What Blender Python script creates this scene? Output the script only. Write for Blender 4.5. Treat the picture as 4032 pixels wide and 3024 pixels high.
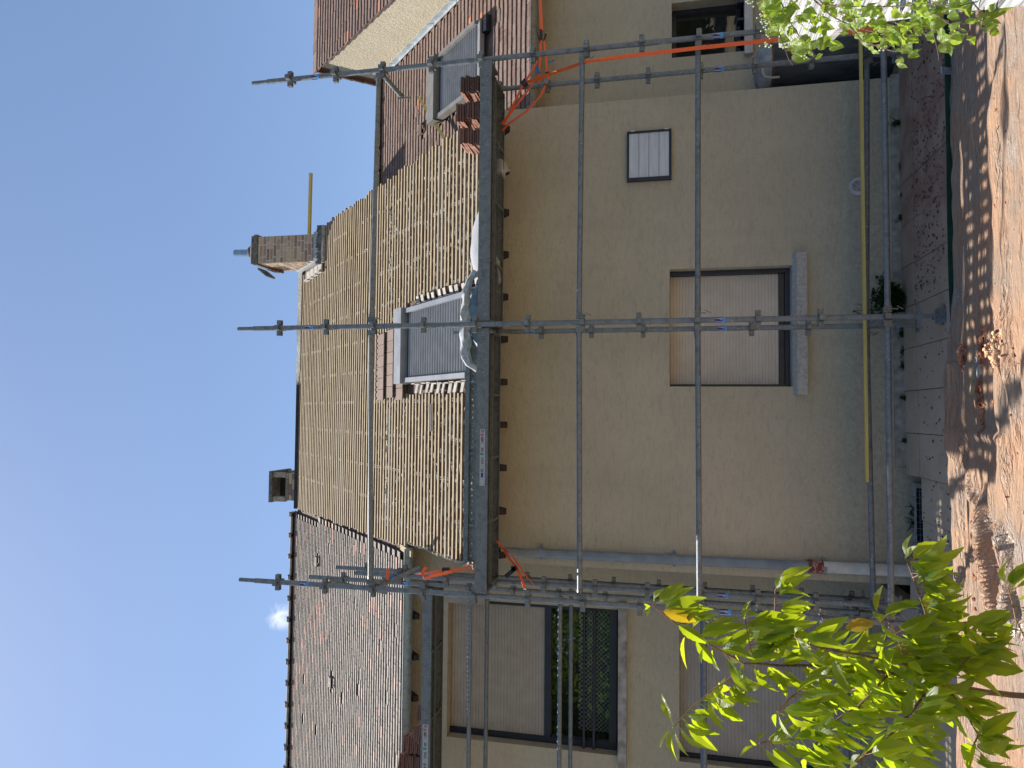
import bpy, math, random
import numpy as np
from mathutils import Vector, Matrix, noise

random.seed(7)
R = math.radians
S = bpy.context.scene
COL = S.collection
for o in list(bpy.data.objects):
    bpy.data.objects.remove(o)

# ------------------------------------------------------------------ camera
F = 2790.3                                  # focal length in photo pixels (4032 wide)
CAM = np.array([-0.8211, -6.3817, 2.1122])
YAW, PIT = 0.0423, 0.2177
FW = np.array([math.sin(YAW) * math.cos(PIT), math.cos(YAW) * math.cos(PIT), math.sin(PIT)])
RT = np.array([math.cos(YAW), -math.sin(YAW), 0.0])
UP = np.cross(RT, FW)
cd = bpy.data.cameras.new('camera')
cd.sensor_width = 36.0
cd.lens = F / 4032 * 36.0
cd.clip_start = 0.05
cd.clip_end = 5000
cam = bpy.data.objects.new('camera', cd)
COL.objects.link(cam)
# the photograph was taken with the phone held sideways: the camera is rolled by 90 degrees
cam.matrix_world = Matrix(((-UP[0], RT[0], -FW[0], CAM[0]),
                           (-UP[1], RT[1], -FW[1], CAM[1]),
                           (-UP[2], RT[2], -FW[2], CAM[2]),
                           (0, 0, 0, 1)))
S.camera = cam

# ------------------------------------------------------------------ sun, sky, exposure
SUN = Vector((-0.345, 0.285, 1.0)).normalized()
EL = math.asin(SUN.z)
AZ = math.atan2(SUN.x, SUN.y)
world = bpy.data.worlds.new('World')
S.world = world
world.use_nodes = True
wn = world.node_tree.nodes
wl = world.node_tree.links
wn.clear()
wo = wn.new('ShaderNodeOutputWorld')
bg = wn.new('ShaderNodeBackground')
sky = wn.new('ShaderNodeTexSky')
sky.sky_type = 'NISHITA'
sky.sun_disc = False
sky.sun_elevation = EL
sky.sun_rotation = AZ
sky.air_density = 1.0
sky.dust_density = 0.55
sky.ozone_density = 1.9
bg.inputs['Strength'].default_value = 0.088
# one small wisp of cloud over the left ridge
cdir = FW + RT * (1512 - 2425) / F + UP * (2016 - 1112) / F
cdir = Vector(cdir / np.linalg.norm(cdir))
tc = wn.new('ShaderNodeTexCoord')
dot = wn.new('ShaderNodeVectorMath'); dot.operation = 'DISTANCE'
dot.inputs[1].default_value = cdir
mr = wn.new('ShaderNodeMapRange')
mr.inputs['From Min'].default_value = 0.004
mr.inputs['From Max'].default_value = 0.036
mr.inputs['To Min'].default_value = 1.0
mr.inputs['To Max'].default_value = 0.0
nz = wn.new('ShaderNodeTexNoise')
nz.inputs['Scale'].default_value = 42
nz.inputs['Detail'].default_value = 7
nz.inputs['Distortion'].default_value = 0.6
add = wn.new('ShaderNodeMath'); add.operation = 'MULTIPLY'
rmp = wn.new('ShaderNodeMapRange')
rmp.inputs['From Min'].default_value = 0.22
rmp.inputs['From Max'].default_value = 0.55
rmp.inputs['To Max'].default_value = 0.85
mixc = wn.new('ShaderNodeMix'); mixc.data_type = 'RGBA'
mixc.inputs['B'].default_value = (7.5, 7.8, 8.3, 1)
wl.new(tc.outputs['Generated'], dot.inputs[0])
wl.new(tc.outputs['Generated'], nz.inputs['Vector'])
wl.new(dot.outputs['Value'], mr.inputs['Value'])
wl.new(mr.outputs['Result'], add.inputs[0])
wl.new(nz.outputs['Fac'], add.inputs[1])
wl.new(add.outputs[0], rmp.inputs['Value'])
wl.new(rmp.outputs['Result'], mixc.inputs['Factor'])
wl.new(sky.outputs['Color'], mixc.inputs['A'])
wl.new(mixc.outputs['Result'], bg.inputs['Color'])
wl.new(bg.outputs['Background'], wo.inputs['Surface'])

sl = bpy.data.lights.new('sun', 'SUN')
sl.energy = 4.6
sl.angle = R(0.53)
sl.color = (1.0, 0.95, 0.86)
so = bpy.data.objects.new('sun', sl)
COL.objects.link(so)
so.rotation_euler = (-SUN).to_track_quat('-Z', 'Y').to_euler()
so.location = (0, 0, 30)

S.view_settings.view_transform = 'Standard'
S.view_settings.look = 'None'
S.view_settings.exposure = 0.95
S.view_settings.gamma = 1.0
S.view_settings.use_curve_mapping = False
S.render.engine = 'CYCLES'


# ------------------------------------------------------------------ pixel -> place helpers (measured on the photo)
def ray(ix, iy):
    return FW + RT * (1512 - iy) / F + UP * (2016 - ix) / F


def at(ix, iy, d):
    return Vector(CAM + ray(ix, iy) * d)


def onY(ix, iy, y):
    r = ray(ix, iy)
    return Vector(CAM + r * (y - CAM[1]) / r[1])


def onP(ix, iy, p0, n):
    r = ray(ix, iy); n = np.array(n, float)
    return Vector(CAM + r * ((np.array(p0) - CAM) @ n) / (r @ n))


def onG(ix, iy):                            # the tarp covered ground
    return onP(ix, iy, (0, 0, -0.105), (0, 0.09, 1))


# ------------------------------------------------------------------ mesh builder
class MB:
    def __init__(s):
        s.v = []; s.f = []; s.t = []; s.m = []; s.cur = 0.0; s.mi = 0

    def add(s, vs, fs):
        b = len(s.v)
        s.v += [tuple(p) for p in vs]
        s.t += [s.cur] * len(vs)
        s.f += [tuple(i + b for i in q) for q in fs]
        s.m += [s.mi] * len(fs)

    def box(s, x0, x1, y0, y1, z0, z1):
        s.add([(x0, y0, z0), (x1, y0, z0), (x1, y1, z0), (x0, y1, z0),
               (x0, y0, z1), (x1, y0, z1), (x1, y1, z1), (x0, y1, z1)],
              [(0, 3, 2, 1), (4, 5, 6, 7), (0, 1, 5, 4), (1, 2, 6, 5), (2, 3, 7, 6), (3, 0, 4, 7)])

    def obox(s, c, ax, ay, az):             # centre and three half-axis vectors
        c = Vector(c); ax = Vector(ax); ay = Vector(ay); az = Vector(az)
        p = [c + i * ax + j * ay + k * az for k in (-1, 1) for j in (-1, 1) for i in (-1, 1)]
        s.add(p, [(0, 2, 3, 1), (4, 5, 7, 6), (0, 1, 5, 4), (1, 3, 7, 5), (3, 2, 6, 7), (2, 0, 4, 6)])

    def quad(s, a, b, c, d):
        s.add([a, b, c, d], [(0, 1, 2, 3)])

    def tube(s, p, q, r, n=10, r2=None, caps=True):
        p = Vector(p); q = Vector(q); r2 = r if r2 is None else r2
        d = (q - p).normalized()
        a = d.orthogonal().normalized(); b = d.cross(a)
        vs = []
        for e, rr in ((p, r), (q, r2)):
            for i in range(n):
                t = 2 * math.pi * i / n
                vs.append(e + a * math.cos(t) * rr + b * math.sin(t) * rr)
        fs = [(i, (i + 1) % n, n + (i + 1) % n, n + i) for i in range(n)]
        if caps:
            fs += [tuple(range(n - 1, -1, -1)), tuple(range(n, 2 * n))]
        s.add(vs, fs)

    def poly(s, pts, r, n=7, r2=None):      # bent tube through points, tapering from r to r2
        pts = [Vector(p) for p in pts]; r2 = r if r2 is None else r2
        vs = []; fs = []
        a = None
        for i, p in enumerate(pts):
            d = (pts[min(i + 1, len(pts) - 1)] - pts[max(i - 1, 0)]).normalized()
            if a is None:
                a = d.orthogonal().normalized()
            a = (a - d * a.dot(d)).normalized(); b = d.cross(a)
            rr = r + (r2 - r) * i / max(1, len(pts) - 1)
            for k in range(n):
                t = 2 * math.pi * k / n
                vs.append(p + a * math.cos(t) * rr + b * math.sin(t) * rr)
        for i in range(len(pts) - 1):
            for k in range(n):
                fs.append((i * n + k, i * n + (k + 1) % n, (i + 1) * n + (k + 1) % n, (i + 1) * n + k))
        fs.append(tuple(range(n - 1, -1, -1)))
        fs.append(tuple(range((len(pts) - 1) * n, len(pts) * n)))
        s.add(vs, fs)

    def ribbon(s, pts, w, wd, th=0.0035):   # flat strap: width along wd
        pts = [Vector(p) for p in pts]; vs = []; fs = []
        wds = wd if isinstance(wd, list) else [wd] * len(pts)
        for i, p in enumerate(pts):
            d = (pts[min(i + 1, len(pts) - 1)] - pts[max(i - 1, 0)]).normalized()
            u = Vector(wds[i]); u = (u - d * u.dot(d)).normalized() * w / 2
            nn = d.cross(u).normalized() * th / 2
            vs += [p + u + nn, p - u + nn, p - u - nn, p + u - nn]
        for i in range(len(pts) - 1):
            for k in range(4):
                fs.append((i * 4 + k, i * 4 + (k + 1) % 4, (i + 1) * 4 + (k + 1) % 4, (i + 1) * 4 + k))
        fs.append((3, 2, 1, 0)); fs.append(tuple(range((len(pts) - 1) * 4, len(pts) * 4)))
        s.add(vs, fs)

    def lathe(s, prof, c, n=16):            # profile (r, z) about a vertical axis through c
        vs = []; fs = []
        for r, z in prof:
            for k in range(n):
                t = 2 * math.pi * k / n
                vs.append((c[0] + math.cos(t) * r, c[1] + math.sin(t) * r, c[2] + z))
        for i in range(len(prof) - 1):
            for k in range(n):
                fs.append((i * n + k, i * n + (k + 1) % n, (i + 1) * n + (k + 1) % n, (i + 1) * n + k))
        s.add(vs, fs)

    def mesh(s, name, mats, smooth=False):
        me = bpy.data.meshes.new(name)
        me.from_pydata(s.v, [], s.f)
        for m in (mats if isinstance(mats, (list, tuple)) else [mats]):
            me.materials.append(m)
        if any(s.m):
            me.polygons.foreach_set('material_index', s.m)
        at_ = me.attributes.new('tint', 'FLOAT', 'POINT')
        at_.data.foreach_set('value', s.t)
        if smooth:
            me.polygons.foreach_set('use_smooth', [True] * len(me.polygons))
            me.set_sharp_from_angle(angle=R(40))
        me.update()
        return me

    def build(s, name, mats, parent=None, smooth=False):
        return link(name, s.mesh(name, mats, smooth), parent)


def link(name, me, parent=None, loc=None, mat=None):
    o = bpy.data.objects.new(name, me)
    COL.objects.link(o)
    if mat is not None:
        o.matrix_world = mat
    elif loc is not None:
        o.location = loc
    if parent is not None:
        put(o, parent)
    return o


def root_of(o):
    while o.parent:
        o = o.parent
    return o


def put(o, parent):                          # parent, keeping the world place of both
    o.parent = parent
    o.matrix_parent_inverse = wmat(parent).inverted()


WM = {}


def wmat(o):
    if o.parent is None:
        return o.matrix_basis.copy()
    return wmat(o.parent) @ o.matrix_parent_inverse @ o.matrix_basis


def thing(name, label, cat, loc=(0, 0, 0), group=None):
    o = bpy.data.objects.new(name, None)
    COL.objects.link(o)
    o.location = loc
    o.empty_display_size = 0.1
    tag(o, label, cat, group)
    return o


def tag(o, label, cat, group=None):
    o['label'] = label
    o['category'] = cat
    if group:
        o['group'] = group
    return o


# ------------------------------------------------------------------ materials
def newmat(name):
    m = bpy.data.materials.new(name)
    m.use_nodes = True
    nt = m.node_tree
    b = nt.nodes['Principled BSDF']
    return m, nt, b


def N(nt, t, **kw):
    n = nt.nodes.new(t)
    for k, v in kw.items():
        if k in n.inputs:
            n.inputs[k].default_value = v
        else:
            setattr(n, k, v)
    return n


def ramp(nt, stops, fac):
    n = nt.nodes.new('ShaderNodeValToRGB')
    el = n.color_ramp.elements
    while len(el) < len(stops):
        el.new(0.5)
    for e, (p, c) in zip(el, stops):
        e.position = p
        e.color = tuple(c) + (1,)
    nt.links.new(fac, n.inputs['Fac'])
    return n.outputs['Color']


def mix(nt, a, b, fac, mode='MIX'):
    n = nt.nodes.new('ShaderNodeMix'); n.data_type = 'RGBA'; n.blend_type = mode
    for s, v in (('A', a), ('B', b)):
        if hasattr(v, 'links'):
            nt.links.new(v, n.inputs[s])
        else:
            n.inputs[s].default_value = tuple(v) + (1,)
    if hasattr(fac, 'links'):
        nt.links.new(fac, n.inputs['Factor'])
    else:
        n.inputs['Factor'].default_value = fac
    return n.outputs['Result']


def coords(nt, kind='pos', scale=(1, 1, 1)):
    mp = nt.nodes.new('ShaderNodeMapping')
    mp.inputs['Scale'].default_value = scale
    if kind == 'pos':
        g = nt.nodes.new('ShaderNodeNewGeometry')
        nt.links.new(g.outputs['Position'], mp.inputs['Vector'])
    else:
        g = nt.nodes.new('ShaderNodeTexCoord')
        nt.links.new(g.outputs['Object'], mp.inputs['Vector'])
    return mp.outputs['Vector']


def nse(nt, scale, detail=4, vec=None, rough=0.55, dist=0.0):
    n = N(nt, 'ShaderNodeTexNoise', Scale=scale, Detail=detail, Roughness=rough, Distortion=dist)
    if vec is not None:
        nt.links.new(vec, n.inputs['Vector'])
    return n.outputs['Fac']


def rng(nt, val, a, b, c=0.0, d=1.0):
    n = N(nt, 'ShaderNodeMapRange')
    n.inputs['From Min'].default_value = a; n.inputs['From Max'].default_value = b
    n.inputs['To Min'].default_value = c; n.inputs['To Max'].default_value = d
    nt.links.new(val, n.inputs['Value'])
    return n.outputs['Result']


def bump(nt, b, h, strength=0.3, dist=0.01):
    n = N(nt, 'ShaderNodeBump', Strength=strength, Distance=dist)
    nt.links.new(h, n.inputs['Height'])
    nt.links.new(n.outputs['Normal'], b.inputs['Normal'])


def attr(nt, name='tint'):
    n = nt.nodes.new('ShaderNodeAttribute'); n.attribute_name = name
    return n.outputs['Fac']


def simple(name, c1, c2, scale=12, rough=0.7, metal=0.0, bs=0.15, kind='pos', vs=(1, 1, 1), detail=5, spec=0.5, lo=0.35, hi=0.65):
    m, nt, b = newmat(name)
    v = coords(nt, kind, vs)
    f = nse(nt, scale, detail, v)
    nt.links.new(ramp(nt, [(lo, c1), (hi, c2)], f), b.inputs['Base Color'])
    b.inputs['Roughness'].default_value = rough
    b.inputs['Metallic'].default_value = metal
    b.inputs['Specular IOR Level'].default_value = spec
    if bs:
        bump(nt, b, f, bs, 0.01)
    return m


def mat_plaster():
    m, nt, b = newmat('plaster')
    v = coords(nt)
    big = nse(nt, 0.9, 4, v)
    streak = nse(nt, 1.0, 5, coords(nt, 'pos', (7, 7, 0.6)))
    fine = nse(nt, 95, 3, v, 0.7)
    mid = nse(nt, 22, 4, v)
    c = ramp(nt, [(0.3, (0.475, 0.42, 0.31)), (0.7, (0.56, 0.50, 0.375))], big)
    wv = nse(nt, 1.0, 6, coords(nt, 'pos', (9, 9, 34)), 0.65, 0.8)
    c = mix(nt, c, (0.33, 0.29, 0.22), rng(nt, wv, 0.48, 0.68, 0, 0.42))
    c = mix(nt, c, (0.40, 0.37, 0.30), rng(nt, streak, 0.52, 0.8, 0, 0.35))
    c = mix(nt, c, (0.36, 0.32, 0.24), rng(nt, fine, 0.5, 0.75, 0, 0.45))
    # splash dirt low on the wall
    sx = nt.nodes.new('ShaderNodeSeparateXYZ')
    g = nt.nodes.new('ShaderNodeNewGeometry')
    nt.links.new(g.outputs['Position'], sx.inputs['Vector'])
    low = rng(nt, sx.outputs['Z'], 1.1, -0.1, 0, 1)
    mm = N(nt, 'ShaderNodeMath', operation='MULTIPLY')
    nt.links.new(low, mm.inputs[0]); nt.links.new(rng(nt, mid, 0.3, 0.7, 0.2, 0.75), mm.inputs[1])
    c = mix(nt, c, (0.25, 0.23, 0.19), mm.outputs[0])
    nt.links.new(c, b.inputs['Base Color'])
    b.inputs['Roughness'].default_value = 0.95
    b.inputs['Specular IOR Level'].default_value = 0.15
    h = N(nt, 'ShaderNodeMath', operation='ADD')
    nt.links.new(fine, h.inputs[0]); nt.links.new(mid, h.inputs[1])
    bump(nt, b, h.outputs[0], 0.8, 0.012)
    return m


def mat_tile(name, dark, light, pink, lich):
    m, nt, b = newmat(name)
    t = attr(nt)
    v = coords(nt)
    c = ramp(nt, [(0.0, dark), (0.45, light), (0.80, tuple(0.5 * (x + y) for x, y in zip(light, dark))), (0.84, pink), (1.0, tuple(min(1, x * 1.15) for x in pink))], t)
    n1 = nse(nt, 26, 6, v, 0.65)
    n2 = nse(nt, 9, 5, v, 0.6)
    c = mix(nt, c, lich, rng(nt, n1, 0.56, 0.68, 0, 0.8))
    c = mix(nt, c, (0.05, 0.045, 0.04), rng(nt, n2, 0.55, 0.8, 0, 0.55))
    nt.links.new(c, b.inputs['Base Color'])
    b.inputs['Roughness'].default_value = 0.8
    b.inputs['Specular IOR Level'].default_value = 0.3
    bump(nt, b, n1, 0.5, 0.006)
    return m


def mat_wood(name, c1, c2, dirt, axis='x', scale=1.0, dfac=0.6):
    m, nt, b = newmat(name)
    vs = {'x': (0.8, 22, 22), 'y': (22, 0.8, 22), 'z': (22, 22, 0.8)}[axis]
    v = coords(nt, 'pos', tuple(a * scale for a in vs))
    f = nse(nt, 3.0, 6, v, 0.6, 0.3)
    t = attr(nt)
    c = ramp(nt, [(0.3, c1), (0.7, c2)], f)
    c = mix(nt, c, dirt, rng(nt, nse(nt, 7, 5, coords(nt, 'pos', (1, 3, 3))), 0.48, 0.72, 0, dfac))
    g = mix(nt, c, (0.36, 0.31, 0.25), rng(nt, t, 0.55, 1.0, 0.0, 0.7))
    nt.links.new(g, b.inputs['Base Color'])
    b.inputs['Roughness'].default_value = 0.8
    b.inputs['Specular IOR Level'].default_value = 0.2
    bump(nt, b, f, 0.3, 0.004)
    return m


def mat_galv(name, base, rough=0.42, metal=0.75):
    m, nt, b = newmat(name)
    v = coords(nt)
    f = nse(nt, 17, 5, v, 0.6)
    f2 = nse(nt, 60, 3, v, 0.6)
    dk = tuple(x * 0.62 for x in base); lt = tuple(min(1, x * 1.2) for x in base)
    c = ramp(nt, [(0.3, dk), (0.5, base), (0.72, lt)], f)
    c = mix(nt, c, (0.62, 0.61, 0.56), rng(nt, f2, 0.60, 0.72, 0, 0.55))
    nt.links.new(c, b.inputs['Base Color'])
    nt.links.new(rng(nt, f, 0.3, 0.7, rough - 0.08, rough + 0.15), b.inputs['Roughness'])
    b.inputs['Metallic'].default_value = metal
    bump(nt, b, f2, 0.12, 0.003)
    return m


def mat_leaf(name, top, back, trans, spots=None, vein=95.0):
    m, nt, b = newmat(name)
    tcn = nt.nodes.new('ShaderNodeTexCoord')
    sx = nt.nodes.new('ShaderNodeSeparateXYZ')
    nt.links.new(tcn.outputs['Object'], sx.inputs['Vector'])
    ab = N(nt, 'ShaderNodeMath', operation='ABSOLUTE'); nt.links.new(sx.outputs['X'], ab.inputs[0])
    dg = N(nt, 'ShaderNodeMath', operation='MULTIPLY_ADD'); dg.inputs[1].default_value = -0.75
    nt.links.new(ab.outputs[0], dg.inputs[0]); nt.links.new(sx.outputs['Y'], dg.inputs[2])
    sn = N(nt, 'ShaderNodeMath', operation='MULTIPLY'); sn.inputs[1].default_value = vein * 6.28
    nt.links.new(dg.outputs[0], sn.inputs[0])
    si = N(nt, 'ShaderNodeMath', operation='SINE'); nt.links.new(sn.outputs[0], si.inputs[0])
    oi = nt.nodes.new('ShaderNodeObjectInfo')
    rnd = oi.outputs['Random']
    geo = nt.nodes.new('ShaderNodeNewGeometry')
    tl = tuple(min(1, x * 1.35) for x in top)
    td = tuple(x * 0.7 for x in top)
    c = ramp(nt, [(0.0, td), (0.5, top), (1.0, tl)], rnd)
    c = mix(nt, c, back, geo.outputs['Backfacing'])
    c = mix(nt, c, tl, rng(nt, si.outputs[0], 0.75, 1.0, 0, 0.35))
    c = mix(nt, c, (0.26, 0.30, 0.10), rng(nt, ab.outputs[0], 0.0016, 0.0004, 0, 0.6))
    tcol = ramp(nt, [(0.0, tuple(x * 0.8 for x in trans)), (1.0, trans)], rnd)
    if spots:
        v = N(nt, 'ShaderNodeTexNoise', Scale=60.0, Detail=2.0)
        nt.links.new(tcn.outputs['Object'], v.inputs['Vector'])
        c = mix(nt, c, spots, rng(nt, v.outputs['Fac'], 0.5, 0.62, 0, 0.7))
    nt.links.new(c, b.inputs['Base Color'])
    b.inputs['Roughness'].default_value = 0.42
    b.inputs['Specular IOR Level'].default_value = 0.45
    tr = nt.nodes.new('ShaderNodeBsdfTranslucent')
    nt.links.new(tcol, tr.inputs['Color'])
    ms = nt.nodes.new('ShaderNodeMixShader'); ms.inputs['Fac'].default_value = 0.54
    nt.links.new(b.outputs['BSDF'], ms.inputs[1]); nt.links.new(tr.outputs['BSDF'], ms.inputs[2])
    nt.links.new(ms.outputs['Shader'], nt.nodes['Material Output'].inputs['Surface'])
    bump(nt, b, si.outputs[0], 0.14, 0.001)
    return m


def mat_glass(name='window_glass', refl=0.13):
    m, nt, b = newmat(name)
    gl = N(nt, 'ShaderNodeBsdfGlossy', Roughness=0.01, Color=(0.95, 0.97, 1, 1))
    tp = N(nt, 'ShaderNodeBsdfTransparent', Color=(0.82, 0.86, 0.86, 1))
    ms = nt.nodes.new('ShaderNodeMixShader'); ms.inputs['Fac'].default_value = refl
    nt.links.new(tp.outputs[0], ms.inputs[1]); nt.links.new(gl.outputs[0], ms.inputs[2])
    nt.links.new(ms.outputs[0], nt.nodes['Material Output'].inputs['Surface'])
    return m


def mat_film(name, col, tcol, fac, rough=0.3):
    m, nt, b = newmat(name)
    v = coords(nt)
    f = nse(nt, 14, 5, v)
    b.inputs['Base Color'].default_value = tuple(col) + (1,)
    b.inputs['Roughness'].default_value = rough
    tr = N(nt, 'ShaderNodeBsdfTranslucent', Color=tuple(tcol) + (1,))
    ms = nt.nodes.new('ShaderNodeMixShader'); ms.inputs['Fac'].default_value = fac
    nt.links.new(b.outputs[0], ms.inputs[1]); nt.links.new(tr.outputs[0], ms.inputs[2])
    nt.links.new(ms.outputs[0], nt.nodes['Material Output'].inputs['Surface'])
    bump(nt, b, f, 0.5, 0.01)
    return m


def mat_tarp():
    m, nt, b = newmat('dusty_tarp')
    v = coords(nt)
    vl = coords(nt, 'pos', (1.2, 7, 3))
    f1 = nse(nt, 1.6, 6, v, 0.6, 0.4)
    f2 = nse(nt, 5, 6, vl, 0.65, 0.5)
    f3 = nse(nt, 34, 5, v, 0.7)
    c = ramp(nt, [(0.30, (0.40, 0.215, 0.13)), (0.45, (0.44, 0.275, 0.175)), (0.58, (0.36, 0.265, 0.20)), (0.75, (0.43, 0.38, 0.33))], f1)
    c = mix(nt, c, (0.44, 0.225, 0.13), rng(nt, f2, 0.5, 0.7, 0, 0.6))
    c = mix(nt, c, (0.24, 0.17, 0.13), rng(nt, f3, 0.58, 0.78, 0, 0.5))
    nt.links.new(c, b.inputs['Base Color'])
    nt.links.new(rng(nt, f1, 0.42, 0.62, 0.7, 0.25), b.inputs['Roughness'])
    b.inputs['Specular IOR Level'].default_value = 0.45
    h = N(nt, 'ShaderNodeMath', operation='ADD')
    nt.links.new(f2, h.inputs[0]); nt.links.new(nse(nt, 6.5, 4, vl, 0.5, 1.2), h.inputs[1])
    bump(nt, b, h.outputs[0], 0.8, 0.05)
    return m


def mat_slab():
    m, nt, b = newmat('path_concrete')
    v = coords(nt)
    f = nse(nt, 3, 6, v, 0.65); f3 = nse(nt, 40, 5, v, 0.7)
    sx = nt.nodes.new('ShaderNodeSeparateXYZ'); g = nt.nodes.new('ShaderNodeNewGeometry')
    nt.links.new(g.outputs['Position'], sx.inputs['Vector'])
    east = rng(nt, sx.outputs['X'], -0.9, 1.2, 0.05, 1.0)
    c = ramp(nt, [(0.3, (0.40, 0.315, 0.225)), (0.7, (0.53, 0.43, 0.32))], f)
    mm = N(nt, 'ShaderNodeMath', operation='MULTIPLY')
    nt.links.new(east, mm.inputs[0]); nt.links.new(rng(nt, f, 0.30, 0.60, 0.25, 1.0), mm.inputs[1])
    c = mix(nt, c, (0.25, 0.145, 0.10), mm.outputs[0])   # clay dust from the dropped tiles
    c = mix(nt, c, (0.16, 0.12, 0.10), rng(nt, f3, 0.57, 0.72, 0, 0.6))
    nt.links.new(c, b.inputs['Base Color'])
    b.inputs['Roughness'].default_value = 0.9
    bump(nt, b, f3, 0.4, 0.004)
    return m


def mat_brick():
    m, nt, b = newmat('mixed_brick')
    t = attr(nt); v = coords(nt)
    c = ramp(nt, [(0.0, (0.22, 0.135, 0.11)), (0.3, (0.33, 0.21, 0.16)), (0.55, (0.42, 0.30, 0.20)), (0.8, (0.48, 0.38, 0.24)), (1.0, (0.17, 0.14, 0.125))], t)
    f = nse(nt, 20, 4, v)
    c = mix(nt, c, (0.42, 0.34, 0.22), rng(nt, f, 0.55, 0.7, 0, 0.6))
    nt.links.new(c, b.inputs['Base Color'])
    b.inputs['Roughness'].default_value = 0.9
    bump(nt, b, f, 0.4, 0.006)
    return m


def mat_hex():
    m, nt, b = newmat('hexagon_curtain')
    v = coords(nt, 'pos', (1, 0.001, 1))
    vo = N(nt, 'ShaderNodeTexVoronoi', Scale=26.0, Randomness=0.0)
    mp = nt.nodes.new('ShaderNodeMapping'); mp.inputs['Rotation'].default_value = (0, R(45), 0)
    nt.links.new(v, mp.inputs['Vector']); nt.links.new(mp.outputs['Vector'], vo.inputs['Vector'])
    c = ramp(nt, [(0.36, (0.006, 0.007, 0.008)), (0.42, (0.24, 0.26, 0.25))], vo.outputs['Distance'])
    nt.links.new(c, b.inputs['Base Color'])
    b.inputs['Roughness'].default_value = 0.9
    return m


M = {}
M['plaster'] = mat_plaster()
M['tile'] = mat_tile('grey_clay_tile', (0.12, 0.098, 0.084), (0.235, 0.20, 0.175), (0.42, 0.235, 0.18), (0.56, 0.52, 0.44))
M['tile_red'] = mat_tile('brown_clay_tile', (0.13, 0.08, 0.063), (0.205, 0.14, 0.113), (0.42, 0.16, 0.09), (0.30, 0.24, 0.205))
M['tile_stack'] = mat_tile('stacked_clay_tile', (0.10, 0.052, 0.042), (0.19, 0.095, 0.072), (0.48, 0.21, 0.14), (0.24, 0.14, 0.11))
M['batten'] = mat_wood('batten_wood', (0.37, 0.29, 0.178), (0.52, 0.425, 0.28), (0.22, 0.165, 0.11), dfac=0.8)
M['batten_edge'] = mat_wood('shade_dark_batten_edge', (0.16, 0.10, 0.065), (0.24, 0.155, 0.10), (0.11, 0.07, 0.05))  # faces darker than the tops: shade between battens put into the colour
M['tile_edge'] = simple('shade_dark_bare_clay_edge', (0.085, 0.055, 0.055), (0.14, 0.09, 0.08), 14, 0.9, bs=0.2)  # lichen-free clay, darkened further with the shade under each course
M['deck'] = simple('dark_roof_boards', (0.075, 0.045, 0.034), (0.16, 0.10, 0.075), 6, 0.9, vs=(0.6, 3, 3))
M['rafter'] = simple('brown_rafter', (0.018, 0.014, 0.014), (0.034, 0.026, 0.025), 9, 0.8)
M['mortar'] = simple('lime_mortar', (0.30, 0.27, 0.22), (0.48, 0.45, 0.39), 22, 0.95, bs=0.6)
M['galv'] = mat_galv('galvanised_tube', (0.175, 0.195, 0.205), 0.55, 0.35)
M['galv_dark'] = mat_galv('galvanised_deck', (0.155, 0.175, 0.175), 0.55, 0.35)
M['cast'] = mat_galv('rosette_steel', (0.19, 0.20, 0.195), 0.5, 0.5)
M['zinc'] = mat_galv('zinc_gutter', (0.30, 0.34, 0.34), 0.5, 0.4)
M['zinc_brown'] = mat_galv('old_brown_gutter', (0.24, 0.22, 0.18), 0.6, 0.2)
M['pvc_grey'] = simple('grey_pipe', (0.15, 0.19, 0.23), (0.22, 0.26, 0.30), 8, 0.5, bs=0.05)
M['pipe_white'] = simple('chalky_white_pipe', (0.46, 0.44, 0.40), (0.58, 0.56, 0.52), 10, 0.7, bs=0.1)
M['rust'] = simple('red_oxide_collar', (0.16, 0.035, 0.025), (0.42, 0.30, 0.25), 28, 0.8, lo=0.5, hi=0.66)
M['frame'] = simple('dark_blue_aluminium', (0.012, 0.016, 0.026), (0.020, 0.026, 0.040), 10, 0.4, bs=0.0)
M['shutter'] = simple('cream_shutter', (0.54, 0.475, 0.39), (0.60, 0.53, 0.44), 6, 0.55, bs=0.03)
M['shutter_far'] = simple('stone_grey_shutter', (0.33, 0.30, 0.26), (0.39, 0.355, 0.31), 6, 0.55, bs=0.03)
M['panel'] = simple('pale_grey_panel', (0.52, 0.55, 0.59), (0.60, 0.63, 0.67), 5, 0.5, bs=0.03, vs=(1, 1, 9))
M['roofwin'] = simple('grey_roof_shutter', (0.225, 0.222, 0.224), (0.28, 0.278, 0.28), 7, 0.5, metal=0.0, bs=0.03)
M['roofwin_l'] = simple('light_grey_trim', (0.20, 0.21, 0.23), (0.26, 0.27, 0.29), 7, 0.4, metal=0.0, bs=0.03)
M['roofwin_r'] = simple('warm_grey_trim', (0.15, 0.145, 0.135), (0.20, 0.192, 0.18), 7, 0.5, metal=0.0, bs=0.03)
M['lead'] = simple('lead_flashing', (0.26, 0.29, 0.31), (0.42, 0.45, 0.47), 9, 0.6, metal=0.0, bs=0.25)
M['soaker'] = simple('mortar_stained_tile', (0.28, 0.25, 0.22), (0.46, 0.43, 0.39), 16, 0.8, bs=0.3)
M['sill'] = simple('rough_concrete_sill', (0.32, 0.305, 0.275), (0.46, 0.445, 0.41), 34, 0.95, bs=0.5, detail=8)
M['sill_left'] = simple('stained_concrete_sill', (0.22, 0.21, 0.19), (0.44, 0.42, 0.39), 9, 0.95, bs=0.4, detail=8)
M['conc'] = simple('old_concrete', (0.20, 0.18, 0.15), (0.35, 0.325, 0.285), 12, 0.95, bs=0.6, detail=8)
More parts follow.
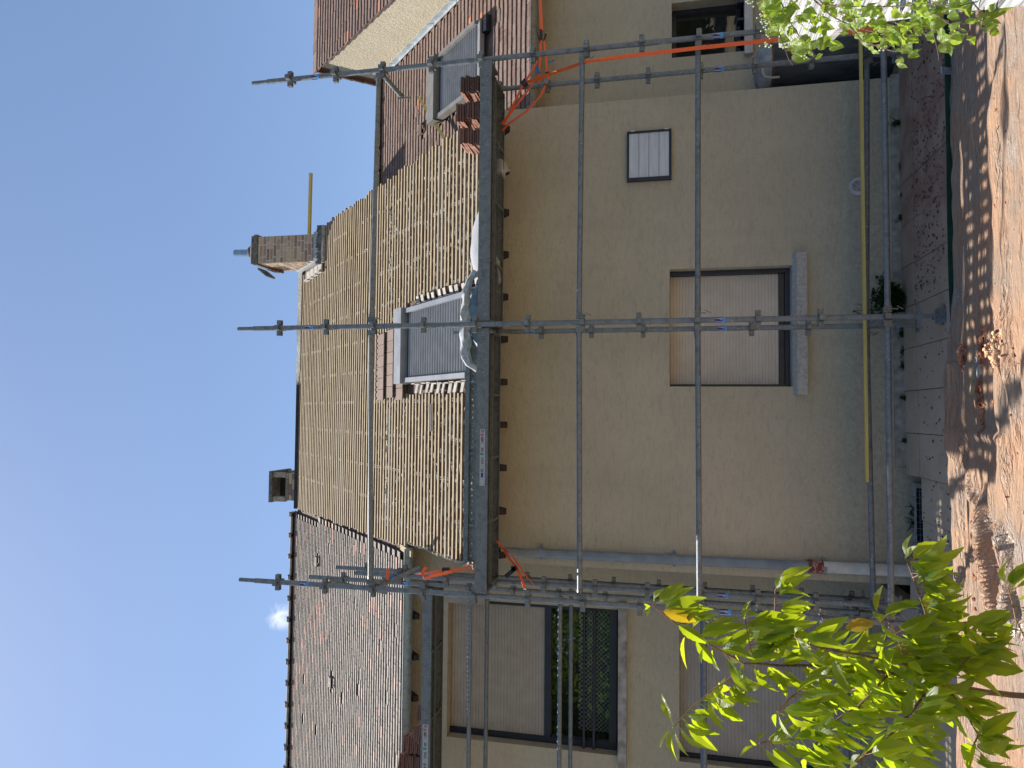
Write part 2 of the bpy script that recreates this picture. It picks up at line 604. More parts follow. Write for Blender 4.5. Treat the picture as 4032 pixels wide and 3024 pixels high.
M['conc_dark'] = simple('weathered_ridge_tile', (0.12, 0.105, 0.095), (0.24, 0.22, 0.20), 9, 0.9, bs=0.4)
M['stone_dark'] = simple('sooty_stone', (0.075, 0.072, 0.066), (0.19, 0.18, 0.165), 16, 0.95, bs=0.7)
M['glass'] = mat_glass()
M['hex'] = mat_hex()
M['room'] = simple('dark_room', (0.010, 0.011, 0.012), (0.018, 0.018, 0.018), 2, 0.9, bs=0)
M['orange'] = simple('orange_webbing', (0.80, 0.11, 0.02), (0.90, 0.16, 0.035), 90, 0.6, bs=0.2)
M['pink'] = mat_film('sunlit_orange_webbing', (0.90, 0.22, 0.07), (0.9, 0.3, 0.1), 0.25, 0.5)
M['black'] = simple('black_steel', (0.012, 0.012, 0.013), (0.03, 0.03, 0.03), 20, 0.4, metal=0.3)
M['blue'] = simple('blue_fabric', (0.02, 0.10, 0.32), (0.03, 0.16, 0.42), 30, 0.6)
M['navy'] = simple('navy_plate', (0.012, 0.022, 0.055), (0.02, 0.03, 0.07), 10, 0.5, bs=0)
M['film'] = mat_film('white_plastic_film', (0.62, 0.62, 0.63), (0.7, 0.7, 0.72), 0.3, 0.25)
M['cloth'] = simple('grey_dust_sheet', (0.30, 0.31, 0.31), (0.46, 0.47, 0.47), 30, 0.85, bs=0.5)
M['cloth_blue'] = simple('blue_grey_tarpaulin', (0.10, 0.15, 0.20), (0.18, 0.24, 0.30), 9, 0.6, bs=0.4)
M['yellow'] = mat_wood('yellow_treated_batten', (0.54, 0.41, 0.11), (0.68, 0.53, 0.18), (0.44, 0.32, 0.11), dfac=0.3)
M['tank'] = simple('dark_stained_tank', (0.012, 0.018, 0.024), (0.045, 0.06, 0.07), 5, 0.55, bs=0.25, vs=(2.5, 2.5, 0.7))
M['tank_lid'] = simple('weathered_tank_lid', (0.16, 0.17, 0.18), (0.34, 0.36, 0.37), 8, 0.7, bs=0.3)
M['rusty'] = simple('rusty_hoop', (0.07, 0.035, 0.02), (0.16, 0.08, 0.05), 20, 0.8)
M['cream_pipe'] = simple('cream_hose', (0.36, 0.34, 0.27), (0.44, 0.41, 0.33), 12, 0.6)
M['green'] = simple('dark_green_edging', (0.008, 0.045, 0.030), (0.018, 0.085, 0.055), 7, 0.6, bs=0.2)
M['tarp'] = mat_tarp()
M['slab'] = mat_slab()
M['soil'] = simple('garden_soil', (0.12, 0.095, 0.07), (0.24, 0.20, 0.13), 2.5, 0.95, bs=0.5)
M['leaf'] = mat_leaf('cherry_leaf', (0.032, 0.078, 0.012), (0.08, 0.13, 0.033), (0.66, 0.80, 0.022))
M['tree_leaf'] = mat_leaf('garden_leaf', (0.045, 0.10, 0.015), (0.06, 0.12, 0.025), (0.16, 0.26, 0.02))
M['leaf_old'] = mat_leaf('yellow_cherry_leaf', (0.42, 0.30, 0.03), (0.40, 0.30, 0.05), (0.75, 0.50, 0.02))
M['vine'] = mat_leaf('vine_leaf', (0.14, 0.22, 0.04), (0.21, 0.29, 0.08), (0.46, 0.62, 0.05), (0.40, 0.47, 0.20), 160.0)
M['bark'] = simple('cherry_bark', (0.10, 0.055, 0.03), (0.22, 0.13, 0.07), 30, 0.7, bs=0.3)
M['twig'] = simple('reddish_twig', (0.22, 0.09, 0.045), (0.34, 0.19, 0.08), 40, 0.6, bs=0.1)
M['vstem'] = simple('dark_vine_stem', (0.06, 0.035, 0.025), (0.12, 0.07, 0.045), 40, 0.7, bs=0.1)
M['bud'] = simple('cream_flower_bud', (0.60, 0.64, 0.36), (0.75, 0.76, 0.52), 60, 0.6, bs=0.0)
M['weed'] = mat_leaf('weed_leaf', (0.018, 0.055, 0.014), (0.03, 0.075, 0.022), (0.08, 0.18, 0.02))
M['white_wood'] = None
M['shard'] = simple('terracotta_shard', (0.22, 0.075, 0.04), (0.55, 0.25, 0.13), 5, 0.9, bs=0.3)
M['shard_dark'] = simple('dark_clay_crumb', (0.06, 0.025, 0.018), (0.20, 0.075, 0.05), 7, 0.9, bs=0.2)
M['chips'] = simple('pale_terracotta_chip', (0.50, 0.27, 0.15), (0.68, 0.47, 0.30), 14, 0.9, bs=0.3)
M['clay_end'] = simple('sunlit_pink_clay_end', (0.30, 0.13, 0.09), (0.50, 0.27, 0.19), 18, 0.9, bs=0.3)  # paler end faces: sunlight on the stack sides put into the colour
M['brick'] = mat_brick()
M['joint'] = simple('pale_brick_joint', (0.42, 0.39, 0.33), (0.54, 0.51, 0.45), 20, 0.95, bs=0.3)
M['steel'] = simple('stainless_flue', (0.30, 0.36, 0.40), (0.38, 0.44, 0.48), 6, 0.3, metal=0.8, bs=0)
M['lbl_white'] = simple('label_white', (0.30, 0.32, 0.33), (0.40, 0.41, 0.41), 40, 0.5, bs=0)
M['lbl_blue'] = simple('label_dark_blue', (0.015, 0.025, 0.19), (0.03, 0.045, 0.28), 60, 0.5, bs=0)
M['lbl_cyan'] = simple('label_light_blue', (0.05, 0.27, 0.60), (0.09, 0.36, 0.70), 60, 0.5, bs=0)
M['lbl_red'] = simple('label_red', (0.55, 0.04, 0.05), (0.6, 0.06, 0.07), 30, 0.5, bs=0)
M['lbl_green'] = simple('label_green', (0.01, 0.20, 0.16), (0.02, 0.25, 0.2), 30, 0.5, bs=0)
M['lbl_ink'] = simple('label_ink', (0.05, 0.05, 0.06), (0.08, 0.08, 0.09), 30, 0.6, bs=0)
M['wire_glass'] = simple('wired_cellar_glass', (0.018, 0.03, 0.045), (0.03, 0.05, 0.07), 6, 0.15, bs=0)


def white_wood():
    m, nt, b = newmat('flaking_white_paint')
    v = coords(nt, 'pos', (26, 26, 26))
    # grain follows the board, which runs away from the camera and to the right
    mp = nt.nodes.new('ShaderNodeMapping'); mp.inputs['Rotation'].default_value = (0, 0, R(28)); mp.inputs['Scale'].default_value = (26, 1.6, 1)
    g = nt.nodes.new('ShaderNodeNewGeometry'); nt.links.new(g.outputs['Position'], mp.inputs['Vector'])
    f = nse(nt, 2.6, 7, mp.outputs['Vector'], 0.7, 0.4)
    c = ramp(nt, [(0.40, (0.10, 0.095, 0.09)), (0.50, (0.30, 0.295, 0.285)), (0.60, (0.50, 0.50, 0.49))], f)
    nt.links.new(c, b.inputs['Base Color'])
    b.inputs['Roughness'].default_value = 0.7
    bump(nt, b, f, 0.5, 0.004)
    return m


M['white_wood'] = white_wood()

# ================================================================== SETTING
# ground: one sheet to the horizon, a little higher under the photographer
def ground_z(y):
    return -0.135 + 0.09 * min(6.5, max(0.0, -y - 0.2)) - (0.02 if y > -0.2 else 0)


mb = MB()
ys = [-900, -200, -60, -20, -10, -7, -5, -3.5, -2.4, -1.6, -1.0, -0.6, -0.2, -0.19, 0.95, 3, 8, 20, 60, 300, 900]
xs = [-900, -200, -60, -20, -8, -4, -2, 0, 2, 4, 8, 20, 60, 300, 900]
for y in ys:
    for x in xs:
        mb.v.append((x, y, ground_z(y) - (0.30 if (y > -0.2) else 0))); mb.t.append(0)
for j in range(len(ys) - 1):
    for i in range(len(xs) - 1):
        a = j * len(xs) + i
        mb.f.append((a, a + 1, a + 1 + len(xs), a + len(xs))); mb.m.append(0)
gr = mb.build('ground', M['soil'])
gr['kind'] = 'structure'

# concrete path along the wall, one object per slab
path = bpy.data.objects.new('path', None)
COL.objects.link(path); path.location = (0, 0.4, -0.06); path['kind'] = 'structure'
sx = [3.3, 2.5, 1.78, 1.38, 0.97, 0.575, 0.195, -0.19, -0.58, -0.97, -1.36, -1.74, -2.12, -2.6, -3.3, -4.1, -5.0, -6.0]
for a, b in zip(sx[:-1], sx[1:]):
    mb = MB()
    zt = -0.055 - 0.02 * max(0, -a) + random.uniform(-0.004, 0.004)
    y1 = 0.60
    mb.box(b + 0.003, a - 0.003, -0.19, y1, zt - 0.14, zt)
    mb.build('slab', M['slab'], path)
    if not (a <= -1.3 and b >= -2.2):
        mb = MB()
        mb.box(b + 0.003, a - 0.003, y1 + 0.008, 0.945 if a > -2.3 else 2.31, zt - 0.14, zt + 0.012)
        mb.build('slab', M['slab'], path)
mb = MB(); mb.box(-2.3, -1.3, 0.61, 0.945, -0.42, -0.36)
o = mb.build('light_well_floor', M['conc'], path)

# ================================================================== HOUSE
house = thing('house', 'beige rendered house with a half stripped roof behind the scaffolding', 'house', (0, 2, 0))
YE, ZE, Q = 0.57, 3.87, math.sqrt(0.5)          # main roof: eave line and 45 degree slope
YR, ZR = 1.276, 3.626                            # right roof
UX = Vector((1, 0, 0)); US = Vector((0, Q, Q)); UN = Vector((0, -Q, Q))


def RP(x, s, h=0.0, ye=YE, ze=ZE):
    return Vector((x, ye + s * Q - h * Q, ze + s * Q + h * Q))


ROOFM = Matrix(((1, 0, 0), (0, Q, -Q), (0, Q, Q)))


def wall_y(x0, x1, z0, z1, y, holes, depth=0.24, facing=-1):
    mb = MB()
    X = sorted(set([x0, x1] + [h[0] for h in holes] + [h[1] for h in holes]))
    Zs = sorted(set([z0, z1] + [h[2] for h in holes] + [h[3] for h in holes]))
    for i in range(len(X) - 1):
        for j in range(len(Zs) - 1):
            cx = (X[i] + X[i + 1]) / 2; cz = (Zs[j] + Zs[j + 1]) / 2
            if any(h[0] < cx < h[1] and h[2] < cz < h[3] for h in holes):
                continue
            mb.quad((X[i], y, Zs[j]), (X[i + 1], y, Zs[j]), (X[i + 1], y, Zs[j + 1]), (X[i], y, Zs[j + 1]))
    for a, b, c, d in holes:
        y2 = y + depth
        mb.quad((a, y, c), (a, y, d), (a, y2, d), (a, y2, c))
        mb.quad((b, y, d), (b, y, c), (b, y2, c), (b, y2, d))
        mb.quad((a, y, d), (b, y, d), (b, y2, d), (a, y2, d))
        mb.quad((a, y, c), (a, y2, c), (b, y2, c), (b, y, c))
    return mb


WM_ = 0.95     # main wall face
WL = 2.32      # left wall face, set back
WR = 1.65      # right wall face, set back
HW = (-0.536, 0.658, 0.912, 2.103)
HL = (-4.89, -3.17, 2.70, 4.84)
HD = (-4.875, -3.12, 0.12, 1.99)
HR = (3.20, 3.83, 1.30, 2.079)
HB = (-2.06, -1.44, -0.30, -0.125)
wall_y(-2.39, 2.45, -0.5, 4.06, WM_, [HW, HB]).build('wall', M['plaster'], house)
wall_y(-9.0, -2.39, -0.5, 5.42, WL, [HL, HD]).build('wall', M['plaster'], house)
wall_y(2.45, 9.0, -0.5, 3.86, WR, [HR]).build('wall', M['plaster'], house)
mb = MB()                                         # returns, gables and the far side
mb.add([(-2.39, WM_, -0.5), (-2.39, WL, -0.5), (-2.39, WL, 5.55), (-2.39, WM_, 4.18)], [(0, 1, 2, 3)])
mb.add([(2.45, WM_, -0.5), (2.45, WR, -0.5), (2.45, WR, 4.0), (2.45, WM_, 4.18)], [(3, 2, 1, 0)])
mb.build('wall', M['plaster'], house)
mb = MB()
mb.add([(2.30, 1.2, 3.9), (2.30, 9.5, 3.9), (2.30, 9.5, 4.55), (2.30, 5.42, 8.6), (2.30, 1.2, 4.4)], [(0, 1, 2, 3, 4)])
mb.build('gable_wall', M['plaster'], house)
mb = MB()
mb.add([(-9.0, WL, -0.5), (-9.0, 9.5, -0.5), (-9.0, 9.5, 4.5), (-9, 5.42, 8.6), (-9.0, WL, 5.55)], [(4, 3, 2, 1, 0)])
mb.add([(-9, 9.5, -0.5), (9, 9.5, -0.5), (9, 9.5, 4.5), (-9, 9.5, 4.5)], [(3, 2, 1, 0)])
mb.build('wall', M['plaster'], house)

# main and left roof slabs (dark boards), front and back slopes
SR = (5.42 - YE) / Q
mb = MB()
def slope(mb, x0, x1, s0, s1, h0, h1, ye=YE, ze=ZE):
    p = [RP(x, s, h, ye, ze) for h in (h0, h1) for s in (s0, s1) for x in (x0, x1)]
    mb.add(p, [(0, 2, 3, 1), (4, 5, 7, 6), (0, 1, 5, 4), (1, 3, 7, 5), (3, 2, 6, 7), (2, 0, 4, 6)])


slope(mb, -2.42, 2.30, 0.02, SR, -0.10, -0.031)
slope(mb, -9.0, -2.425, 2.05, SR, -0.10, -0.031)
mb.build('roof', M['deck'], house)
mb = MB()
for x0, x1 in ((-9.0, 2.33),):
    a = RP(x0, SR, -0.05); b = RP(x1, SR, -0.05)
    mb.quad(a, (x0, 9.9, a.z - 4.45), (x1, 9.9, b.z - 4.45), b)
mb.build('roof', M['tile'], house)

# rafters
for i in range(11):
    x = -2.26 + i * 0.44
    mb = MB(); slope(mb, x - 0.033, x + 0.033, 0.0, 1.2, -0.20, -0.102)
    mb.build('rafter', M['rafter'], house)
for i in range(12):
    x = -2.85 - i * 0.50
    mb = MB(); slope(mb, x - 0.035, x + 0.03, 1.96, 2.9, -0.175, -0.102)
    mb.build('rafter', M['rafter'], house)

# battens: rows along the slope, cut round the roof window and the chimney
RWX = (-0.455, 0.455); RW_S0, RW_S1 = 0.12, 2.06
CHX = (1.66, 2.30); CH_S = 5.45
SP = 0.0905
def verge_l(s):
    return -2.40 - 0.13 * s / SR - (0.03 if s > 2 else 0)
nrow = int(SR / SP)
bat = []
for r in range(nrow):
    s = 0.06 + r * SP
    spans = [(verge_l(s) + random.uniform(-0.02, 0.02) - (0.03 if s > 2.05 else 0), 2.335 + random.uniform(-0.035, 0.035))]
    def cut(spans, a, b):
        out = []
        for p, q in spans:
            if q <= a or p >= b:
                out.append((p, q))
            else:
                if p < a: out.append((p, a))
                if q > b: out.append((b, q))
        return out
    if RW_S0 - 0.1 < s < RW_S1:
        spans = cut(spans, -0.60 + random.uniform(-0.02, 0.02), 0.56 + random.uniform(-0.02, 0.02))
    if s > CH_S:
        spans = cut(spans, CHX[0], CHX[1] + 0.2)
    j = random.uniform(-0.9, 1.1)
    fin = []
    for p, q in spans:
        if p + 0.3 < j < q - 0.3:
            fin += [(p, j - 0.002), (j + 0.002, q)]
        else:
            fin.append((p, q))
    for p, q in fin:
        if q - p < 0.05:
            continue
        mb = MB(); mb.cur = random.random()
        w = 0.0155 + random.uniform(-0.0015, 0.0015)
        n = max(2, int((q - p) / 0.45) + 1)
        pr = None
        ds0 = random.uniform(-0.004, 0.004); hh = 0.0
        vs = []
        for k in range(n + 1):
            x = p + (q - p) * k / n
            ds = s + ds0 + noise.noise((x * 1.7, r * 3.1, 0)) * 0.006
            dh = noise.noise((x * 1.1, r * 2.7, 9)) * 0.004
            vs += [RP(x, ds - w, -0.032), RP(x, ds + w, -0.032), RP(x, ds + w, 0.004 + dh), RP(x, ds - w, 0.004 + dh)]
        fs = []
        tops = []
        for k in range(n):
            for e in range(4):
                (tops if e == 2 else fs).append((k * 4 + e, (k + 1) * 4 + e, (k + 1) * 4 + (e + 1) % 4, k * 4 + (e + 1) % 4))
        fs += [(0, 1, 2, 3), (n * 4 + 3, n * 4 + 2, n * 4 + 1, n * 4)]
        mb.add(vs, tops + fs)
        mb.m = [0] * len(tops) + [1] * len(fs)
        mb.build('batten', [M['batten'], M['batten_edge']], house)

# counter boards, nails, mortar crumbs and torn felt left between the battens
mb = MB()
for x in [-2.0 + i * 0.44 for i in range(10)]:
    for r in range(nrow):
        s = 0.06 + r * SP
        if RW_S0 - 0.1 < s < RW_S1 and -0.62 < x < 0.6: continue
        if s > CH_S and x > 1.6: continue
        if random.random() < 0.5: continue
        for k in (-1, 0, 1):
            c = RP(x + k * 0.015 + random.uniform(-0.004, 0.004), s + SP / 2 - 0.004, -0.006)
            mb.obox(c, UX * 0.003, US * 0.011, UN * 0.008)
nails = mb.build('packing_slips', M['mortar'], house); nails['kind'] = 'stuff'


def flake(mb, c, ex, ey, ez, n=6):
    pts = []
    for i in range(n):
        t = 2 * math.pi * i / n
        k = random.uniform(0.55, 1.1)
        pts.append((math.cos(t) * k, math.sin(t) * k))
    lo = [c + ex * a + ey * b - ez for a, b in pts]
    hi = [c + ex * a * 0.7 + ey * b * 0.7 + ez * random.uniform(0.5, 1.3) for a, b in pts]
    mb.add(lo + hi, [tuple(range(n, 2 * n))] + [(i, (i + 1) % n, n + (i + 1) % n, n + i) for i in range(n)])


mb = MB()
for i in range(3600):
    x = random.uniform(-2.35, 2.25)
    s = random.random() ** 1.5 * 3.0 + 0.08
    if random.random() < 0.10:
        s = 2.62 + random.gauss(0, 0.03)
    if RW_S0 - 0.1 < s < RW_S1 + 0.1 and -0.62 < x < 0.6: continue
    r = (s - 0.06) / SP
    s = 0.06 + (math.floor(r) + random.uniform(0.24, 0.82)) * SP
    l = random.uniform(0.01, 0.07)
    flake(mb, RP(x, s, -0.022), UX * l, US * random.uniform(0.006, 0.02), UN * random.uniform(0.006, 0.022))
for i in range(46):                                   # one row of big mortar lumps
    x = random.choice([random.uniform(-2.3, -0.9), random.uniform(-0.3, 2.2), random.uniform(-2.2, 2.2)])
    flake(mb, RP(x, 2.66 + random.gauss(0, 0.02), -0.02), UX * random.uniform(0.03, 0.09), US * random.uniform(0.018, 0.035), UN * random.uniform(0.015, 0.035), 8)
cr = mb.build('mortar_crumbs', M['mortar'], house); cr['kind'] = 'stuff'
# ragged mortar along the stripped left verge
mb = MB()
for i in range(90):
    s = i * 0.023 + random.uniform(0, 0.02)
    flake(mb, RP(-2.425 + random.uniform(-0.012, 0.02), s, -0.035), UX * random.uniform(0.012, 0.03), US * random.uniform(0.02, 0.04), UN * random.uniform(0.02, 0.05), 7)
mb.build('verge_mortar', M['mortar'], house)
# a short slanting board at the head of the stripped verge
mb = MB(); mb.obox(RP(-2.53, 2.0, 0.0), (0.035, 0, 0), US * 0.16 + UX * 0.02, UN * 0.014)
mb.build('verge_board', M['batten'], house)

# ---- tiles
TW, TL, TH = 0.166, 0.235, 0.0145
def tile_mesh(tint, w=TW, l=TL, th=TH):
    mb = MB(); mb.cur = tint
    e = 0.006
    j = [random.uniform(-0.004, 0.004) for _ in range(4)]
    mb.add([(-w / 2 + 0.0008, j[0], 0), (w / 2 - 0.0008, j[1], 0), (w / 2 - 0.0008, l, 0), (-w / 2 + 0.0008, l, 0),
            (-w / 2 + 0.0008, j[0] + e * 0.4, th - e * 0.5), (w / 2 - 0.0008, j[1] + e * 0.4, th - e * 0.5),
            (w / 2 - 0.0025, j[1] + e, th), (-w / 2 + 0.0025, j[0] + e, th),
            (w / 2 - 0.0008, l, th), (-w / 2 + 0.0008, l, th)],
           [(0, 3, 2, 1), (0, 1, 5, 4), (4, 5, 6, 7), (7, 6, 8, 9), (1, 2, 8, 6, 5), (3, 0, 4, 7, 9), (2, 3, 9, 8)])
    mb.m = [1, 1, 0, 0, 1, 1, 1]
    return mb


def tint_pick(pink):
    return random.uniform(0.86, 1.0) if random.random() < pink else random.random() ** 0.8 * 0.78


tiles = []           # (depth, matrix, tint, material key)
def lay_tiles(x0f, x1f, s0, s1, exp, tilt, ye, ze, h0, pinkf, key, skip=None, jag=0.0):
    r = 0
    s = s0
    while s < s1:
        off = 0.5 * TW * (r % 2)
        xa, xb = x0f(s), x1f(s)
        n0 = math.floor((xa - off) / TW); n1 = math.ceil((xb - off) / TW)
        for k in range(n0, n1 + 1):
            x = off + (k + 0.5) * TW
            if x - TW / 2 < xa - jag or x + TW / 2 > xb + jag: continue
            if skip and skip(x, s): continue
            rnd = random.random()
            dsl = random.gauss(0, 0.0016) + (-0.03 if rnd < 0.012 else 0)
            rot = Matrix.Rotation(random.gauss(0, 0.004) + (random.uniform(-0.09, 0.09) if rnd > 0.988 else 0), 3, 'Z')
            tl = Matrix.Rotation(-(tilt + random.gauss(0, 0.004)), 3, 'X')
            mt = (ROOFM @ rot @ tl).to_4x4()
            mt.translation = RP(x + random.gauss(0, 0.002), s + dsl, h0 + random.gauss(0, 0.0005), ye, ze)
            tiles.append((((Vector(CAM) - mt.translation).length), mt, tint_pick(pinkf(x, s)), key))
        s += exp
        r += 1


def pink_l(x, s):
    return 0.05 + 0.55 * max(0, noise.noise((x * 0.9 + 3, s * 1.3, 1.5)))


lay_tiles(lambda s: -8.4, lambda s: verge_l(s) - 0.10, 2.06, SR - 0.02, 0.0805, 0.168, YE, ZE, 0.012, pink_l, 'tile',
          skip=lambda x, s: (random.random() < 0.004) or (abs(x + 3.28) < 0.09 and abs(s - 5.42) < 0.05) or (abs(x + 4.97) < 0.1 and abs(s - 4.6) < 0.05), jag=0.06)
SRR = (4.43 - YR) / Q
RRX = (3.17, 4.06)
lay_tiles(lambda s: 2.34, lambda s: 4.72 if s > 0.6 else 8.5, 0.0, SRR - 0.02, 0.098, 0.150, YR, ZR, 0.0,
          lambda x, s: 0.008, 'tile_red', skip=lambda x, s: (3.16 < x < 4.08 and 0.86 < s < 2.32) or (abs(x - 3.30) < 0.09 and abs(s - 2.78) < 0.05), jag=0.03)
mb = MB(); slope(mb, 2.32, 4.72, 0.02, SRR, -0.06, -0.012, YR, ZR); slope(mb, 4.725, 8.6, 0.02, SRR, -0.06, -0.012, YR, ZR)
mb.build('roof', M['deck'], house)
mb = MB()
a = RP(2.32, SRR, -0.02, YR, ZR)
mb.quad(a, (2.32, 8.5, a.z - 4.07), (4.72, 8.5, a.z - 4.07), (4.72, a.y, a.z))
mb.build('roof', M['tile_red'], house)

# taller gabled part on the right: wall facing left, tiled slope above it
GX = 4.72
PK = Vector((GX, 3.87, 7.63)); LOW = Vector((GX, 1.05, 4.19)); dG = (LOW - PK).normalized()
sg = (LOW - PK).length
mb = MB()
mb.add([(GX, 1.1, 3.2), (GX, 8.5, 3.2), (GX, 6.6, 4.4), tuple(PK), tuple(LOW)], [(4, 3, 2, 1, 0)])
mb.add([(GX, 1.1, 3.2), (9, 1.1, 3.2), (9, 1.1, 3.9), (GX, 1.1, 3.9)], [(0, 1, 2, 3)])
mb.build('gable_wall', M['plaster'], house)
ug = -dG; ng = Vector((0, ug.z * -1, ug.y)); 
GM = Matrix(((1, 0, 0), (0, ug.y, ng.y), (0, ug.z, ng.z)))
r = 0; s = 0.0
while s < sg - 0.03:
    for k in range(20):
        x = GX - 0.055 + (k + 0.5) * TW + random.gauss(0, 0.004) - (0.012 if r % 2 else 0)
        tl = Matrix.Rotation(-(0.150 + random.gauss(0, 0.004)), 3, 'X')
        mt = (GM @ tl).to_4x4()
        mt.translation = LOW + ug * (s + random.gauss(0, 0.004)) + ng * 0.03 + Vector((x - GX, 0, 0))
        tiles.append((((Vector(CAM) - mt.translation).length) + 2.0, mt, tint_pick(0.012), 'tile_red'))
    s += 0.098; r += 1
mb = MB()
mb.add([tuple(PK + ng * 0.015), (9, PK.y, PK.z), (9, LOW.y, LOW.z), tuple(LOW + ng * 0.015)], [(0, 3, 2, 1)])
mb.obox(PK + Vector((2.0, 1.42, -1.70)), (2.03, 0, 0), Vector((0, 1.43, -1.72)), Vector((0, 0.03, 0.025)))
mb.build('roof', M['tile_red'], house)
mb = MB()
for i in range(14):                                   # dark red verge tiles of the far slope
    t = 0.1 + i * 0.19
    c = PK + Vector((-0.03, 0.645 * t, -0.765 * t)) + Vector((0, 0.0, 0.02))
    mb.cur = 0.02
    mb.obox(c, (0.05, 0, 0), Vector((0, 0.075, -0.075)), Vector((0, 0.012, 0.014)))
mb.build('verge_tiles', M['tile_stack'], house)
# lead flashing where the lower roof meets the gable wall
mb = MB()
a0 = RP(GX - 0.012, 1.05, 0.0, YR, ZR); a1 = RP(GX - 0.012, SRR + 0.02, 0.0, YR, ZR)
for i in range(5):
    p = a0.lerp(a1, i / 5); q = a0.lerp(a1, (i + 1) / 5 - 0.004)
    mb.obox((p + q) / 2 + Vector((0.002 * (i % 2), 0, 0.085)), (0.005, 0, 0), (q - p) / 2, (0, 0, 0.05))
    mb.obox((p + q) / 2 + Vector((-0.02, 0, 0.035)), (0.022, 0, 0), (q - p) / 2, UN * 0.004)
mb.build('flashing', M['lead'], house)

# the 300 tiles that show largest are objects, the others are joined
tiles.sort(key=lambda t: t[0])
lib = {}
for key in ('tile', 'tile_red'):
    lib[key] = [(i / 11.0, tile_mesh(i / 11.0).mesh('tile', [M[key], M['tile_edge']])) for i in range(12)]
ntile = 0
fields = {'tile': MB(), 'tile_red': MB()}
for d, mt, tint, key in tiles:
    if ntile < 270:
        me = min(lib[key], key=lambda q: abs(q[0] - tint))[1]
        link('tile', me, house, mat=mt)
        ntile += 1
    else:
        f = fields[key]; t = tile_mesh(tint)
        f.cur = tint
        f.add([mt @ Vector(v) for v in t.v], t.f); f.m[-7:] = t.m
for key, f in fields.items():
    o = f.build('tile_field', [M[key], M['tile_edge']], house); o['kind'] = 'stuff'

# ventilation tiles (dark openings in the tile field)
def vent_tile(x, s, ye, ze, h, key):
    mb = MB()
    c = RP(x, s + 0.05, h, ye, ze)
    mb.obox(c + UN * 0.030, UX * 0.075, US * 0.055, UN * 0.005)
    mb.obox(c + UN * 0.012 + UX * 0.072, UX * 0.006, US * 0.055, UN * 0.018)
    mb.obox(c + UN * 0.012 - UX * 0.072, UX * 0.006, US * 0.055, UN * 0.018)
    mb.build('vent_tile', M[key], house)
vent_tile(-3.28, 5.40, YE, ZE, 0.03, 'tile'); vent_tile(-4.97, 4.58, YE, ZE, 0.03, 'tile')
vent_tile(3.30, 2.76, YR, ZR, 0.02, 'tile_red')

# ridge tiles with raised collars
def ridge_row(x0, x1, step, base, r, mat, collar=0.035):
    n = int(round((x1 - x0) / step))
    for i in range(n):
        xa = x0 + i * step; xb = xa + step
        mb = MB(); vs = []; m = 7
        for x, rr in ((xa, r), (xb - 0.06, r * 0.96), (xb - 0.06, r + collar), (xb + 0.004, r + collar)):
            for k in range(m):
                t = math.pi * k / (m - 1)
                vs.append((x, base[0] - math.cos(t) * rr * 1.05, base[1] + math.sin(t) * rr * 0.85 - 0.05))
        fs = [(a * m + k, (a + 1) * m + k, (a + 1) * m + k + 1, a * m + k + 1) for a in range(3) for k in range(m - 1)]
        fs += [tuple(range(m)), tuple(range(4 * m - 1, 3 * m - 1, -1))]
        mb.add(vs, fs)
        mb.build('ridge_tile', mat, house)
ridge_row(-8.3, -2.66, 0.376, (5.46, 8.80), 0.10, M['conc_dark'])
ridge_row(2.40, 4.7, 0.38, (4.43, 6.80), 0.085, M['conc'], 0.02)
# felt strip over the stripped ridge
mb = MB()
vs = []; nn = 30
for i in range(nn + 1):
    x = 1.76 - i * 2.1 / nn
    w = 0.0 if i < nn - 4 else 0.02 * (i - nn + 4)
    dz = noise.noise((x * 2.2, 0, 4)) * 0.018
    vs += [RP(x, SR - 0.10 + w * 0.9, 0.012), RP(x, SR + 0.02, 0.045 + dz), Vector((x, 5.52, 8.80 + dz * 2 - w * 0.5)), Vector((x, 5.70, 8.6))]
mb.add(vs, [(i * 4 + k, (i + 1) * 4 + k, (i + 1) * 4 + k + 1, i * 4 + k + 1) for i in range(nn) for k in range(3)])
mb.build('ridge_felt', M['mortar'], house)
mb = MB(); mb.box(-2.58, -0.34, 5.36, 5.50, 8.66, 8.735)
mb.build('ridge_board', M['rafter'], house)

# ---- brick chimney
ch = link('chimney', None, house)
ch_m = MB(); ch_m.box(1.748, 2.212, 4.608, 5.292, 7.6, 9.10); me = ch_m.mesh('chimney', M['joint'])
bpy.data.objects.remove(ch)
ch = link('chimney', me, house)
def brick_face(y=None, x=None, z0=8.02, z1=9.09):
    bh = 0.0655; r = 0; z = z0
    while z < z1 - 0.03:
        if y is not None: a0, a1 = 1.745, 2.215
        else: a0, a1 = 4.605, 5.295
        p = a0 - (0.11 if r % 2 else 0.0) - random.choice([0, 0.06])
        while p < a1:
            w = random.choice([0.21, 0.21, 0.105])
            q0 = max(p, a0) ; q1 = min(p + w, a1)
            if q1 - q0 > 0.03:
                mb = MB(); mb.cur = random.random()
                jx = random.uniform(0, 0.004)
                if y is not None: mb.box(q0 + 0.009, q1 - 0.009, y - 0.003 - jx * 0.5, y + 0.02, z + 0.008, z + bh - 0.010)
                else: mb.box(x - 0.004 - jx, x + 0.02, q0 + 0.007, q1 - 0.007, z + 0.006, z + bh - 0.008)
                mb.build('brick', M['brick'], ch)
            p += w + 0.003
        z += bh; r += 1
brick_face(y=4.608)
brick_face(x=1.748, z0=8.15)
mb = MB(); mb.box(1.715, 2.245, 4.575, 5.325, 9.095, 9.165); mb.box(1.735, 2.225, 4.59, 5.31, 9.166, 9.22)
mb.build('chimney_cap', M['stone_dark'], ch)
mb = MB()
